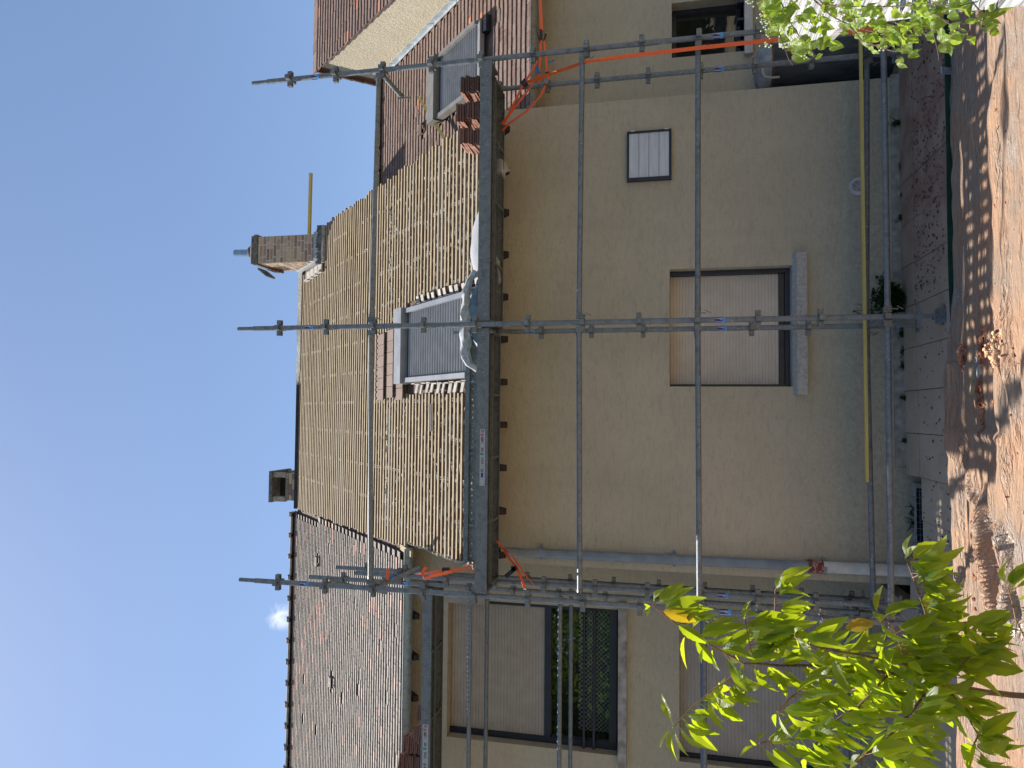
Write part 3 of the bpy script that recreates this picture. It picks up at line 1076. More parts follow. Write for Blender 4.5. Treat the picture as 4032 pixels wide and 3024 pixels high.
mb.add([(1.76, 4.62, 9.221), (2.20, 4.62, 9.221), (2.20, 5.28, 9.221), (1.76, 5.28, 9.221),
        (1.84, 4.72, 9.32), (2.12, 4.72, 9.32), (2.12, 5.15, 9.32), (1.84, 5.15, 9.32)],
       [(0, 1, 5, 4), (1, 2, 6, 5), (2, 3, 7, 6), (3, 0, 4, 7), (4, 5, 6, 7)])
mb.build('mortar_cone', M['stone_dark'], ch)
mb = MB(); mb.lathe([(0.0, 0.085), (0.11, 0.08), (0.14, 0.03), (0.13, -0.03)], (2.0, 4.87, 9.33), 16)
mb.build('flue_collar', M['stone_dark'], ch, True)
mb = MB(); mb.tube((2.0, 4.87, 9.38), (2.01, 4.87, 9.72), 0.062, 14)
mb.build('flue_pipe', M['steel'], ch, True)
mb = MB()                                              # cowl of the second flue behind
mb.obox((1.68, 5.15, 9.26), (0.07, 0.0, 0.09), (0, 0.14, 0), (0.012, 0, -0.009))
mb.build('slate_cowl', M['stone_dark'], ch)
for i in range(4):
    mb = MB(); mb.cur = 0.5
    mb.box(1.70 - i * 0.006, 1.745, 4.92 + i * 0.07, 5.0 + i * 0.07, 9.05 - i * 0.035, 9.08 - i * 0.035)
    mb.build('cap_tile', M['tile_stack'], ch)
mb = MB(); mb.obox((1.98, 4.575, 7.965), (0.26, 0, 0), (0, 0.025, 0.055), (0, 0.02, -0.01))
mb.build('flashing', M['lead'], ch)
mb = MB()
a = Vector((1.735, 4.58, 7.93)); b = Vector((1.735, 5.35, 8.72))
mb.obox((a + b) / 2, (0.008, 0, 0), (b - a) / 2, UN * 0.045)
mb.build('flashing', M['lead'], ch)
mb = MB()
for k in range(13):
    flake(mb, Vector((1.68 + k * 0.051, 4.50, 7.865 + random.uniform(-0.01, 0.01))), UX * 0.045, Vector((0, 0.06, 0.02)), Vector((0, -0.02, 0.055)), 7)
mb.box(1.655, 2.30, 4.45, 4.62, 7.80, 7.87)
mb.build('mortar_base', M['stone_dark'], ch)
mb = MB(); mb.tube((1.67, 4.44, 7.76), (2.30, 4.44, 7.76), 0.045, 8)
mb.build('half_round_tile', M['conc'], ch, True)
for i in range(4):
    mb = MB(); p = RP(1.60 - i * 0.012, 5.62 + i * 0.22, 0.03)
    mb.obox(p, UX * 0.085, US * 0.10, UN * 0.012); mb.obox(p + UN * 0.03 - UX * 0.07, UX * 0.012, US * 0.10, UN * 0.03)
    mb.build('soaker', M['soaker'], ch)

# low square chimney behind the ridge on the left
c2 = MB()
c2.box(-2.49, -1.99, 5.75, 6.35, 8.5, 9.13)
ch2 = c2.build('chimney', M['conc'], house)
mb = MB()
mb.box(-2.53, -1.95, 5.70, 6.40, 9.385, 9.45); mb.build('chimney_cap', M['stone_dark'], ch2)
for x in (-2.47, -2.02):
    for y in (5.78, 6.28):
        mb = MB(); mb.box(x - 0.045, x + 0.045, y - 0.045, y + 0.045, 9.13, 9.385); mb.build('cap_post', M['conc'], ch2)
mb = MB(); mb.box(-2.44, -2.04, 6.0, 6.05, 9.131, 9.384); mb.build('opening_shade_panel', M['room'], ch2)  # dark sheet standing in for the shade inside the cap opening
rr = 0; z = 8.80
while z < 9.12:
    p = -2.49 - (0.1 if rr % 2 else 0)
    while p < -1.99:
        a0, a1 = max(p, -2.49), min(p + 0.2, -1.99)
        if a1 - a0 > 0.03:
            mb = MB(); mb.cur = random.choice([0.0, 0.4, 0.75, 0.8, 0.98]); mb.box(a0 + 0.004, a1 - 0.004, 5.741, 5.76, z + 0.004, z + 0.058); mb.build('brick', M['brick'], ch2)
        p += 0.203
    z += 0.065; rr += 1

# ---- roof windows with closed roller shutters
def roof_window(x0, x1, s0, s1, ye, ze, h, trim, slat_m, nsl):
    rw = MB()
    g = lambda x, s, hh: RP(x, s, hh, ye, ze)
    def bar(mb, xa, xb, sa, sb, ha, hb):
        p = [g(x, s, q) for q in (ha, hb) for s in (sa, sb) for x in (xa, xb)]
        mb.add(p, [(0, 2, 3, 1), (4, 5, 7, 6), (0, 1, 5, 4), (1, 3, 7, 5), (3, 2, 6, 7), (2, 0, 4, 6)])
    bar(rw, x0 + 0.03, x1 - 0.03, s0, s1 - 0.2, -0.02, h + 0.045)
    win = rw.build('roof_window', M['frame'], house)
    for a, b in ((x0, x0 + 0.055), (x1 - 0.055, x1)):
        mb = MB(); bar(mb, a, b, s0 - 0.02, s1 - 0.235, h, h + 0.10); mb.build('side_rail', trim, win)
    mb = MB(); bar(mb, x0 - 0.015, x1 + 0.015, s1 - 0.225, s1 - 0.03, h, h + 0.14)
    bar(mb, x0 - 0.005, x1 + 0.005, s1 - 0.03, s1, h, h + 0.10); mb.build('shutter_box', trim, win)
    mb = MB(); bar(mb, x0 + 0.0, x1 - 0.0, s0 - 0.08, s0 - 0.022, h - 0.01, h + 0.055); mb.build('bottom_rail', M['roofwin'], win)
    L = (s1 - 0.27 - s0) / nsl
    for i in range(nsl):
        mb = MB(); sa = s0 + i * L
        vs = []; fs = []; m = 5
        for x in (x0 + 0.057, x1 - 0.057):
            for k in range(m):
                t = k / (m - 1)
                vs.append(g(x, sa + L * (0.06 + 0.88 * t), h + 0.046 + 0.020 * math.sin(math.pi * t)))
        fs = [(k, m + k, m + k + 1, k + 1) for k in range(m - 1)] + [tuple(range(m)), tuple(range(2 * m - 1, m - 1, -1))]
        mb.add(vs, fs); mb.build('slat', slat_m, win)
    return win


rw1 = roof_window(RWX[0], RWX[1], 0.34, RW_S1 + 0.06, YE, ZE, 0.03, M['roofwin_l'], M['roofwin'], 24)
for side in (-1, 1):
    for i in range(11):
        s = 0.22 + i * 0.145
        mb = MB()
        c = RP(side * (0.53 + random.uniform(-0.01, 0.01)), s + 0.05, 0.018 + 0.01 * (i % 2))
        tlt = random.uniform(0.12, 0.35)
        mb.obox(c, UX * 0.062 + UN * (0.012 * side), US * 0.045 + UN * (-0.03 * tlt), UN * 0.006)
        mb.obox(c + UN * 0.028 - UX * side * 0.05, UX * 0.006, US * 0.05, UN * 0.03)
        mb.build('soaker', M['soaker'], rw1)
for r in range(3):                                     # loose tiles laid back above the window
    for k in range(6):
        w = 0.150
        mb = MB(); mb.cur = random.uniform(0.25, 0.75)
        x = -0.665 + (k + 0.5) * w + (0.03 if r == 1 else 0)
        s = 2.09 + r * 0.315
        mb.obox(RP(x, s + 0.15, 0.030), UX * (w / 2 - 0.003) + US * random.uniform(-0.003, 0.003), US * 0.165 + UN * -0.018, UN * 0.008)
        mb.build('tile', M['tile_red'], house)
        for q in (-0.045, 0.04):
            mb = MB(); mb.obox(RP(x + q, s + 0.30, 0.022), UX * 0.013, US * 0.014, UN * 0.012); mb.build('tile_nib', M['tile_stack'], house)
mb = MB(); mb.obox(RP(-0.88, 1.35, 0.0), UX * 0.16, US * 0.022, UN * 0.01); mb.build('felt_scrap', M['black'], house)

rw2 = roof_window(RRX[0], RRX[1], 1.06, 2.32, YR, ZR, 0.05, M['roofwin_r'], M['roofwin'], 17)
mb = MB(); c = RP(3.98, 0.93, 0.03, YR, ZR)
mb.obox(c, UX * 0.10, US * 0.055, UN * 0.05); mb.build('window_hood', M['frame'], rw2)

# ---- gutters
def gutter(x0, x1, y, z, r, mat, nb, dy=0.0):
    mb = MB(); m = 9; vs = []
    for x in (x0, x1):
        for rr in (r, r - 0.004):
            for k in range(m):
                t = math.pi + math.pi * k / (m - 1)
                vs.append((x, y + math.cos(t) * rr, z + math.sin(t) * rr))
    fs = [(k, k + 1, 2 * m + k + 1, 2 * m + k) for k in range(m - 1)]
    fs += [(m + k + 1, m + k, 3 * m + k, 3 * m + k + 1) for k in range(m - 1)]
    fs += [(0, 2 * m, 3 * m, m), (m - 1, 2 * m - 1, 4 * m - 1, 3 * m - 1)]
    fs += [tuple(range(m)), tuple(range(3 * m - 1, 2 * m - 1, -1))]
    mb.add(vs, fs)
    g = mb.build('gutter', mat, house, True)
    mb = MB(); mb.tube((x0, y - r, z + 0.004), (x1, y - r, z + 0.004), 0.009, 7); mb.build('gutter_bead', mat, g)
    for i in range(nb):
        x = x0 + (x1 - x0) * (i + 0.5) / nb
        mb = MB()
        pts = [(x, y + math.cos(math.pi + math.pi * k / 6) * (r + 0.004), z + math.sin(math.pi + math.pi * k / 6) * (r + 0.004)) for k in range(7)]
        mb.ribbon(pts, 0.02, (1, 0, 0)); mb.build('gutter_bracket', mat, g)
    return g
gutter(-8.6, -2.50, 1.99, 5.275, 0.075, M['zinc'], 12)
gutter(2.47, 8.5, 1.235, 3.60, 0.065, M['zinc_brown'], 9)

# ---- downpipe on the left corner
mb = MB(); mb.poly([(-2.235, 0.72, 3.80), (-2.245, 0.80, 3.66), (-2.265, 0.868, 3.50), (-2.26, 0.885, 3.40), (-2.25, 0.885, 0.76)], 0.047, 12)
dp = mb.build('downpipe', M['pvc_grey'], house, True)
mb = MB(); mb.tube((-2.25, 0.885, 0.70), (-2.245, 0.885, -0.08), 0.055, 12); mb.build('pipe_shoe', M['pipe_white'], dp, True)
mb = MB(); mb.tube((-2.25, 0.885, 0.80), (-2.25, 0.885, 0.685), 0.063, 12); mb.tube((-2.25, 0.885, 0.815), (-2.25, 0.885, 0.795), 0.068, 12); mb.build('collar', M['rust'], dp, True)
for z in (3.40, 2.06, 0.67):
    mb = MB(); mb.tube((-2.252, 0.885, z + 0.015), (-2.252, 0.885, z - 0.015), 0.056, 12); mb.box(-2.33, -2.17, 0.925, 0.949, z - 0.013, z + 0.013)
    mb.build('pipe_clamp', M['pvc_grey'], dp)
mb = MB(); mb.tube((-2.25, 0.885, 2.15), (-2.25, 0.885, 2.11), 0.053, 12); mb.build('pipe_joint', M['pvc_grey'], dp)

# ---- windows
def slats(win, x0, x1, z0, z1, y, n, mat):
    L = (z1 - z0) / n
    for i in range(n):
        za = z0 + i * L; m = 5; vs = []
        mb = MB()
        for x in (x0, x1):
            for k in range(m):
                t = k / (m - 1)
                vs.append((x, y - 0.0045 * math.sin(math.pi * t) ** 0.6, za + L * (0.008 + 0.984 * t)))
        mb.add(vs, [(k, m + k, m + k + 1, k + 1) for k in range(m - 1)] + [tuple(range(m)), tuple(range(2 * m - 1, m - 1, -1))])
        mb.build('slat', mat, win)


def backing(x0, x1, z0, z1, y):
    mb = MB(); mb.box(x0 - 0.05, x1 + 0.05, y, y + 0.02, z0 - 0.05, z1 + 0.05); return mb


# main ground floor window: cream roller shutter all but closed
a, b, c, d = HW
w1 = backing(a, b, c, d, WM_ + 0.26).build('window', M['room'], house)
for q in ((a, a + 0.028), (b - 0.045, b)):
    mb = MB(); mb.box(q[0], q[1], WM_ + 0.13, WM_ + 0.24, c + 0.02, d); mb.build('jamb', M['frame'], w1)
mb = MB(); mb.box(a + 0.029, b - 0.046, WM_ + 0.135, WM_ + 0.23, c + 0.02, c + 0.065); mb.box(a + 0.029, b - 0.046, WM_ + 0.165, WM_ + 0.22, c + 0.068, c + 0.115)
mb.build('bottom_rail', M['frame'], w1)
slats(w1, a + 0.03, b - 0.047, c + 0.117, d - 0.002, WM_ + 0.20, 34, M['shutter'])
mb = MB()
mb.add([(0.772, 0.875, 0.806), (-0.617, 0.875, 0.806), (-0.617, 0.875, 0.90), (0.772, 0.875, 0.90), (0.772, 0.951, 0.815), (-0.617, 0.951, 0.815), (-0.617, 0.951, 0.93), (0.772, 0.951, 0.93)],
       [(0, 1, 2, 3), (3, 2, 6, 7), (0, 3, 7, 4), (1, 5, 6, 2), (0, 4, 5, 1)])
mb.box(a + 0.002, b - 0.002, 0.953, WM_ + 0.23, 0.905, 0.931)
mb.build('sill', M['sill'], w1)

# small square hinged shutter high on the right
sx0, sx1, sz0, sz1 = 1.575, 2.095, 2.085, 2.535
mb = MB(); fy = WM_ - 0.045
for q in ((sx0, sx0 + 0.035, sz0, sz1), (sx1 - 0.02, sx1, sz0, sz1), (sx0 + 0.0355, sx1 - 0.0205, sz0, sz0 + 0.022), (sx0 + 0.0355, sx1 - 0.0205, sz1 - 0.02, sz1)):
    mb.box(q[0], q[1], fy, WM_ - 0.001, q[2], q[3])
w2 = mb.build('window', M['frame'], house)
ph = (sz1 - 0.021 - sz0 - 0.023) / 4
for i in range(4):
    mb = MB(); z = sz0 + 0.023 + i * ph
    mb.box(sx0 + 0.037, sx1 - 0.022, WM_ - 0.034, WM_ - 0.01, z + 0.0025, z + ph - 0.0025)
    mb.box(sx0 + 0.037, sx1 - 0.022, WM_ - 0.037, WM_ - 0.0345, z + ph * 0.30, z + ph * 0.36)
    mb.build('panel', M['panel'], w2)
for z in (sz0 + 0.05, sz1 - 0.06):
    mb = MB(); mb.box(sx1 - 0.004, sx1 + 0.008, fy - 0.006, fy + 0.02, z - 0.02, z + 0.02); mb.build('hinge', M['panel'], w2)

# left upper window: shutter half down, reflecting glass below
a, b, c, d = HL
w3 = backing(a, b, c, d, WL + 0.42).build('window', M['room'], house)
mb = MB(); fy0, fy1 = WL + 0.13, WL + 0.22
for q in ((a, a + 0.07, c + 0.03, d), (b - 0.07, b, c + 0.03, d), (a + 0.0705, b - 0.0705, c + 0.03, c + 0.12), (a + 0.0705, b - 0.0705, 3.54, 3.62)):
    mb.box(q[0], q[1], fy0, fy1, q[2], q[3])
mb.build('frame', M['frame'], w3)
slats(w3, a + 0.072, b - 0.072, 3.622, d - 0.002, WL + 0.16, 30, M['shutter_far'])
for xa, xb in ((a + 0.07, b - 0.07),):
    mb = MB(); mb.quad((xa, WL + 0.185, c + 0.12), (xb, WL + 0.185, c + 0.12), (xb, WL + 0.185, 3.54), (xa, WL + 0.185, 3.54)); mb.build('pane', M['glass'], w3)
mb = MB(); mb.box(a + 0.1, -3.3, WL + 0.36, WL + 0.365, c + 0.12, 3.22); mb.build('curtain', M['hex'], w3)
for z in (3.00, 3.12):
    mb = MB(); mb.tube((a + 0.02, WL + 0.06, z), (b - 0.02, WL + 0.06, z), 0.017, 8); mb.build('guard_rail', M['frame'], w3)
mb = MB(); mb.box(a - 0.10, b + 0.10, WL - 0.09, WL + 0.2, 2.60, 2.70); mb.build('sill', M['sill_left'], w3)
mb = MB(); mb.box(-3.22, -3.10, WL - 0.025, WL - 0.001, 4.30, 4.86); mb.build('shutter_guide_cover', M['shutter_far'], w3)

# left ground floor opening with full length shutter
a, b, c, d = HD
w4 = backing(a, b, c, d, WL + 0.26).build('window', M['room'], house)
for q in ((a, a + 0.045), (b - 0.045, b)):
    mb = MB(); mb.box(q[0], q[1], WL + 0.12, WL + 0.22, c, d); mb.build('jamb', M['frame'], w4)
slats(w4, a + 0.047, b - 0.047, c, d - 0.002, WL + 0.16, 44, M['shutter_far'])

# right window
a, b, c, d = HR
w5 = backing(a, b, c, d, WR + 0.26).build('window', M['room'], house)
mb = MB(); fy0, fy1 = WR + 0.16, WR + 0.24
for q in ((a, a + 0.05, c + 0.02, d), (b - 0.05, b, c + 0.02, d), (a + 0.0505, b - 0.0505, c + 0.02, c + 0.07), (a + 0.0505, b - 0.0505, d - 0.05, d)):
    mb.box(q[0], q[1], fy0, fy1, q[2], q[3])
mb.build('frame', M['frame'], w5)
mb = MB(); mb.quad((a + 0.05, fy0 + 0.04, c + 0.07), (b - 0.05, fy0 + 0.04, c + 0.07), (b - 0.05, fy0 + 0.04, d - 0.05), (a + 0.05, fy0 + 0.04, d - 0.05)); mb.build('pane', M['glass'], w5)
mb = MB(); mb.box(a - 0.06, b + 0.3, WR - 0.07, WR + 0.24, 1.215, 1.30); mb.build('sill', M['pipe_white'], w5)
for x in (3.30, 3.55, 3.75):
    mb = MB(); mb.box(x - 0.012, x + 0.012, WR - 0.03, WR + 0.1, 1.302, 1.37); mb.build('sill_lug', M['frame'], w5)

# cellar window in its light well
mb = MB(); a, b, c, d = HB
for q in ((a, a + 0.045, c, d), (b - 0.045, b, c, d), (a + 0.0455, b - 0.0455, c, c + 0.05), (a + 0.0455, b - 0.0455, d - 0.02, d)):
    mb.box(q[0], q[1], WM_ - 0.02, WM_ + 0.05, q[2], q[3])
w6 = mb.build('cellar_window', M['sill'], house)
mb = MB(); mb.box(a + 0.045, b - 0.045, WM_ + 0.01, WM_ + 0.02, c + 0.05, d - 0.02); mb.build('pane', M['wire_glass'], w6)
mb = MB()
for i in range(9):
    x = a + 0.08 + i * 0.058; mb.box(x - 0.0015, x + 0.0015, WM_ + 0.004, WM_ + 0.0095, c + 0.05, d - 0.02)
for i in range(2):
    z = c + 0.085 + i * 0.035; mb.box(a + 0.046, b - 0.046, WM_ + 0.002, WM_ + 0.0038, z - 0.0015, z + 0.0015)
mb.build('wire_mesh', M['sill'], w6)

# round vent grille, damp plinth, door plate
mb = MB(); cx, cz = 1.40, 0.325
def ring(mb, r0, r1, y0, y1, n=28):
    vs = []
    for k in range(n):
        t = 2 * math.pi * k / n
        for r, y in ((r0, y0), (r1, y0), (r1, y1), (r0, y1)):
            vs.append((cx + math.cos(t) * r, y, cz + math.sin(t) * r))
    mb.add(vs, [(k * 4 + e, ((k + 1) % n) * 4 + e, ((k + 1) % n) * 4 + (e + 1) % 4, k * 4 + (e + 1) % 4) for k in range(n) for e in range(4)])
ring(mb, 0.055, 0.085, WM_ - 0.018, WM_ - 0.001)
vg = mb.build('vent_grille', M['pipe_white'], house)
mb = MB()
for i in range(5):
    ring(mb, 0.008 + i * 0.010, 0.013 + i * 0.010, WM_ - 0.012, WM_ - 0.004)
mb.obox((cx, WM_ - 0.009, cz), (0.038, 0, 0.038), (0, 0.003, 0), (-0.002, 0, 0.002))
mb.build('louvre', M['pipe_white'], vg)
mb = MB(); mb.tube((cx, WM_ - 0.002, cz), (cx, WM_ - 0.0005, cz), 0.055, 24); mb.build('vent_hole', M['black'], vg)
mb = MB(); mb.box(-1.30, 2.47, WM_ - 0.018, WM_ - 0.001, -0.2, 0.03); mb.build('plinth', M['conc'], house)
mb = MB(); mb.tube((-2.52, WL - 0.03, 1.93), (-2.52, WL - 0.005, 1.93), 0.10, 20); mb.build('wall_plate', M['navy'], house)
mb = MB(); mb.box(-2.62, -2.42, WL - 0.03, WL - 0.001, 1.70, 1.93) ; mb.build('wall_plate', M['navy'], house)

# ================================================================== SCAFFOLDING
TR = 0.02415
def rosette_mesh():
    mb = MB()
    mb.tube((0, 0, -0.024), (0, 0, 0.024), 0.032, 12)
    for k in range(4):
        t = k * math.pi / 2
        u = Vector((math.cos(t), math.sin(t), 0)); v = Vector((-math.sin(t), math.cos(t), 0)); w = Vector((0, 0, 1))
        mb.obox(u * 0.0725, u * 0.004, v * 0.021, w * 0.022)
        for sgn in (-1, 1):
            mb.obox(u * 0.050 + v * 0.018 * sgn, u * 0.019, v * 0.0035, w * 0.022)
        mb.obox(u * 0.05 + w * 0.012, u * 0.017, v * 0.006, w * 0.004)
    return mb.mesh('rosette', M['cast'])
ROS = rosette_mesh()
def sticker_meshes():
    mb = MB(); n = 14; r = TR + 0.0012; h = 0.062
    for k in range(n):
        mb.mi = [0, 1, 0, 0, 1, 0, 0][k % 7]
        t0 = 2 * math.pi * k / n; t1 = 2 * math.pi * (k + 1) / n
        mb.quad((math.cos(t0) * r, math.sin(t0) * r, 0), (math.cos(t1) * r, math.sin(t1) * r, 0), (math.cos(t1) * r, math.sin(t1) * r, h), (math.cos(t0) * r, math.sin(t0) * r, h))
        mb.mi = 2
        mb.quad((math.cos(t0) * r, math.sin(t0) * r, -0.024), (math.cos(t1) * r, math.sin(t1) * r, -0.024), (math.cos(t1) * r, math.sin(t1) * r, -0.0005), (math.cos(t0) * r, math.sin(t0) * r, -0.0005))
        if k % 7 == 3:
            mb.mi = 1
            r2 = r + 0.0004
            mb.quad((math.cos(t0) * r2, math.sin(t0) * r2, 0.004), (math.cos(t1) * r2, math.sin(t1) * r2, 0.004), (math.cos(t1) * r2, math.sin(t1) * r2, 0.03), (math.cos(t0) * r2, math.sin(t0) * r2, 0.012))
    return mb.mesh('sticker', [M['lbl_blue'], M['lbl_white'], M['lbl_cyan']])
STK = sticker_meshes()
def wedge_mesh():
    mb = MB()
    mb.obox((0.062, 0, 0), (0.026, 0, 0), (0, 0.021, 0), (0, 0, 0.026))
    mb.tube((0.085, 0, 0), (0.115, 0, 0), TR + 0.003, 10)
    mb.obox((0.062, -0.026, -0.02), (0.004, 0, 0), (0, 0.006, 0), (0.004, 0, 0.05))
    mb.obox((0.070, -0.030, -0.085), (0.004, 0, 0), (0, 0.006, -0.004), (0.012, 0, 0.022))
    return mb.mesh('wedge_head', M['cast'])
WDG = wedge_mesh()


def standard(par, x, y, z0, z1, ros, stickers=(), spigot=True, joint=None):
    mb = MB()
    top = z1 - (0.17 if spigot else 0)
    mb.tube((x, y, z0), (x, y, top), TR, 14)
    if spigot:
        mb.tube((x, y, top), (x, y, z1), TR * 0.80, 12)
    for j in (joint or []):
        mb.tube((x, y, j), (x, y, j + 0.20), TR + 0.0018, 14)
    o = mb.build('standard', M['galv'], par, True)
    for z in ros:
        link('rosette', ROS, o, loc=(x, y, z))
    for z in stickers:
        link('sticker', STK, o, loc=(x, y, z))
    return o


def ledger(par, p, q, name='ledger'):
    p = Vector(p); q = Vector(q); d = (q - p).normalized()
    mb = MB(); mb.tube(p + d * 0.10, q - d * 0.10, TR, 14)
    o = mb.build(name, M['galv'], par, True)
    for a, e in ((p, d), (q, -d)):
        s = Vector((-e.y, e.x, 0))
        m = Matrix(((e.x, s.x, 0, a.x), (e.y, s.y, 0, a.y), (e.z, s.z, 1, a.z), (0, 0, 0, 1)))
        link('wedge_head', WDG, o, mat=m)
    return o


def base_jack(par, x, y, z, zt):
    mb = MB()
    mb.box(x - 0.06, x + 0.06, y - 0.06, y + 0.06, z - 0.05, z + 0.004)
    mb.tube((x, y, z), (x, y, zt), 0.0175, 10)
    mb.tube((x, y, zt - 0.05), (x, y, zt - 0.015), 0.034, 10)
    mb.obox((x, y, zt - 0.032), (0.095, 0, 0), (0, 0.009, 0), (0, 0, 0.010))
    mb.build('base_jack', M['galv'], par, True)


def perforated(mb, O, ex, ey, L, W, rows, pitch, hx, hy):
    """sheet spanned by ex (length L) and ey (width W) with rows of eight sided holes"""
    O = Vector(O); ex = Vector(ex); ey = Vector(ey)
    n = int(L / pitch); pad = (L - n * pitch) / 2
    P = lambda a, b: O + ex * a + ey * b
    edges = [0.0]
    for r in rows:
        edges += [r - hy * 1.3, r + hy * 1.3]
    edges.append(W)
    for i in range(0, len(edges), 2):
        mb.quad(P(0, edges[i]), P(L, edges[i]), P(L, edges[i + 1]), P(0, edges[i + 1]))
    for r in rows:
        lo, hi = r - hy * 1.3, r + hy * 1.3
        mb.quad(P(0, lo), P(pad, lo), P(pad, hi), P(0, hi)); mb.quad(P(L - pad, lo), P(L, lo), P(L, hi), P(L - pad, hi))
        for k in range(n):
            a0 = pad + k * pitch; a1 = a0 + pitch; c = (a0 + a1) / 2
            vs = [P(a0, lo), P(a1, lo), P(a1, hi), P(a0, hi)]
            for t in range(8):
                th = math.pi / 8 + t * math.pi / 4 + math.pi
                vs.append(P(c + math.cos(th) * hx * 1.08, r + math.sin(th) * hy * 1.08))
            mb.add(vs, [(0, 1, 6, 5), (1, 2, 8, 7), (2, 3, 10, 9), (3, 0, 4, 11), (0, 5, 4), (1, 7, 6), (2, 9, 8), (3, 11, 10)])


def plank(par, x0, x1, y0, y1, z, pitch, hx, hy, rows=None, flange=0.06, front=None, name='plank'):
    mb = MB(); W = y1 - y0
    rows = rows or [W * 0.25, W * 0.5, W * 0.75]
    perforated(mb, (x0, y0, z), (1, 0, 0), (0, 1, 0), x1 - x0, W, rows, pitch, hx, hy)
    f0 = front or flange
    mb.box(x0, x1, y0 - 0.003, y0 + 0.0005, z - f0, z + 0.004)
    mb.box(x0, x1, y1 - 0.0005, y1 + 0.003, z - flange, z + 0.004)
    mb.box(x0, x1, y0 + 0.001, y0 + 0.022, z - f0, z - f0 + 0.003)
    mb.box(x0, x1, y1 - 0.022, y1 - 0.001, z - flange, z - flange + 0.003)
    mb.box(x0, x1, y0 + W * 0.38, y0 + W * 0.385, z - 0.03, z - 0.001); mb.box(x0, x1, y0 + W * 0.62, y0 + W * 0.625, z - 0.03, z - 0.001)
    k = int((x1 - x0) / 0.78)
    for i in range(1, k + 1):
        x = x0 + (x1 - x0) * i / (k + 1)
        mb.box(x - 0.012, x + 0.012, y0 + 0.003, y1 - 0.003, z - flange + 0.004, z - flange + 0.022)
    for x in (x0 + 0.01, x1 - 0.01):
        mb.box(x - 0.01, x + 0.01, y0, y1, z - f0 + 0.004, z - 0.002)
    return mb.build(name, M['galv_dark'], par)


# -- front scaffold
sc = thing('scaffold', 'two bay galvanised scaffold standing across the main rendered wall', 'scaffold', (0, 0.2, 0))
XR, XC, XL = 2.534, 0.0, -2.5
YC = -0.06
ros = lambda z0, n: [z0 + 0.5 * k for k in range(n)]
standard(sc, XR, 0, 0.12, 6.276, ros(0.35, 12), (2.02 - 0.35, 5.55), joint=[3.95, 2.2])
standard(sc, XC, YC, 0.14, 6.33, ros(0.37, 12), (1.66, 5.52), joint=[3.60, 2.12, 4.62])
standard(sc, XL, 0, 0.12, 6.284, ros(0.36, 12), (1.62, 5.55), joint=[3.98, 4.75, 2.2])
standard(sc, XR - 0.03, 0.565, 0.10, 3.92, ros(0.31, 8), (1.62,), False, joint=[2.2])
standard(sc, XC, 0.565, 0.10, 4.26, ros(0.355, 8), (1.60, 3.44), True, joint=[2.1])
standard(sc, XL, 0.565, 0.10, 5.3, ros(0.31, 10), (1.60,), False, joint=[2.2])
for x, y in ((XR, 0), (XL, 0), (XC, YC)):
    base_jack(sc, x, y, -0.02, 0.16)
for x in (XR - 0.03, XC, XL):
    base_jack(sc, x, 0.565, -0.06, 0.14)
for z in (0.345, 1.857, 2.89, 4.893):
    ledger(sc, (XC, YC, z + 0.01), (XR, 0, z)); ledger(sc, (XL, 0, z - 0.003), (XC, YC, z + 0.01))
ledger(sc, (XC, 0.565, 0.36), (XR - 0.03, 0.565, 0.33)); ledger(sc, (XL, 0.565, 0.33), (XC, 0.565, 0.36))
for x, y0 in ((XR - 0.01, 0), (XC, YC), (XL, 0)):
    ledger(sc, (x, y0, 3.85), (x, 0.565, 3.83), 'transom')
    ledger(sc, (x, y0, 0.35), (x, 0.565, 0.34), 'transom')
ledger(sc, (XR, 0, 4.89), (XR - 0.02, 0.60, 4.87), 'end_guard_rail')
ledger(sc, (XL, 0, 4.89), (XL, 0.85, 4.87), 'end_guard_rail')
DZ = 3.848
for x0, x1 in ((XC + 0.035, XR - 0.03), (XL + 0.03, XC - 0.035)):
    plank(sc, x0, x1, -0.045, 0.235, DZ - 0.003, 0.115, 0.024, 0.015, rows=[0.07, 0.14, 0.21], front=0.108)
    plank(sc, x0, x1 - (0.03 if x1 > 1 else 0), 0.245, 0.625 if x1 > 1 else 0.55, DZ - 0.006, 0.115, 0.024, 0.015, rows=[0.08, 0.155, 0.23], flange=0.075)
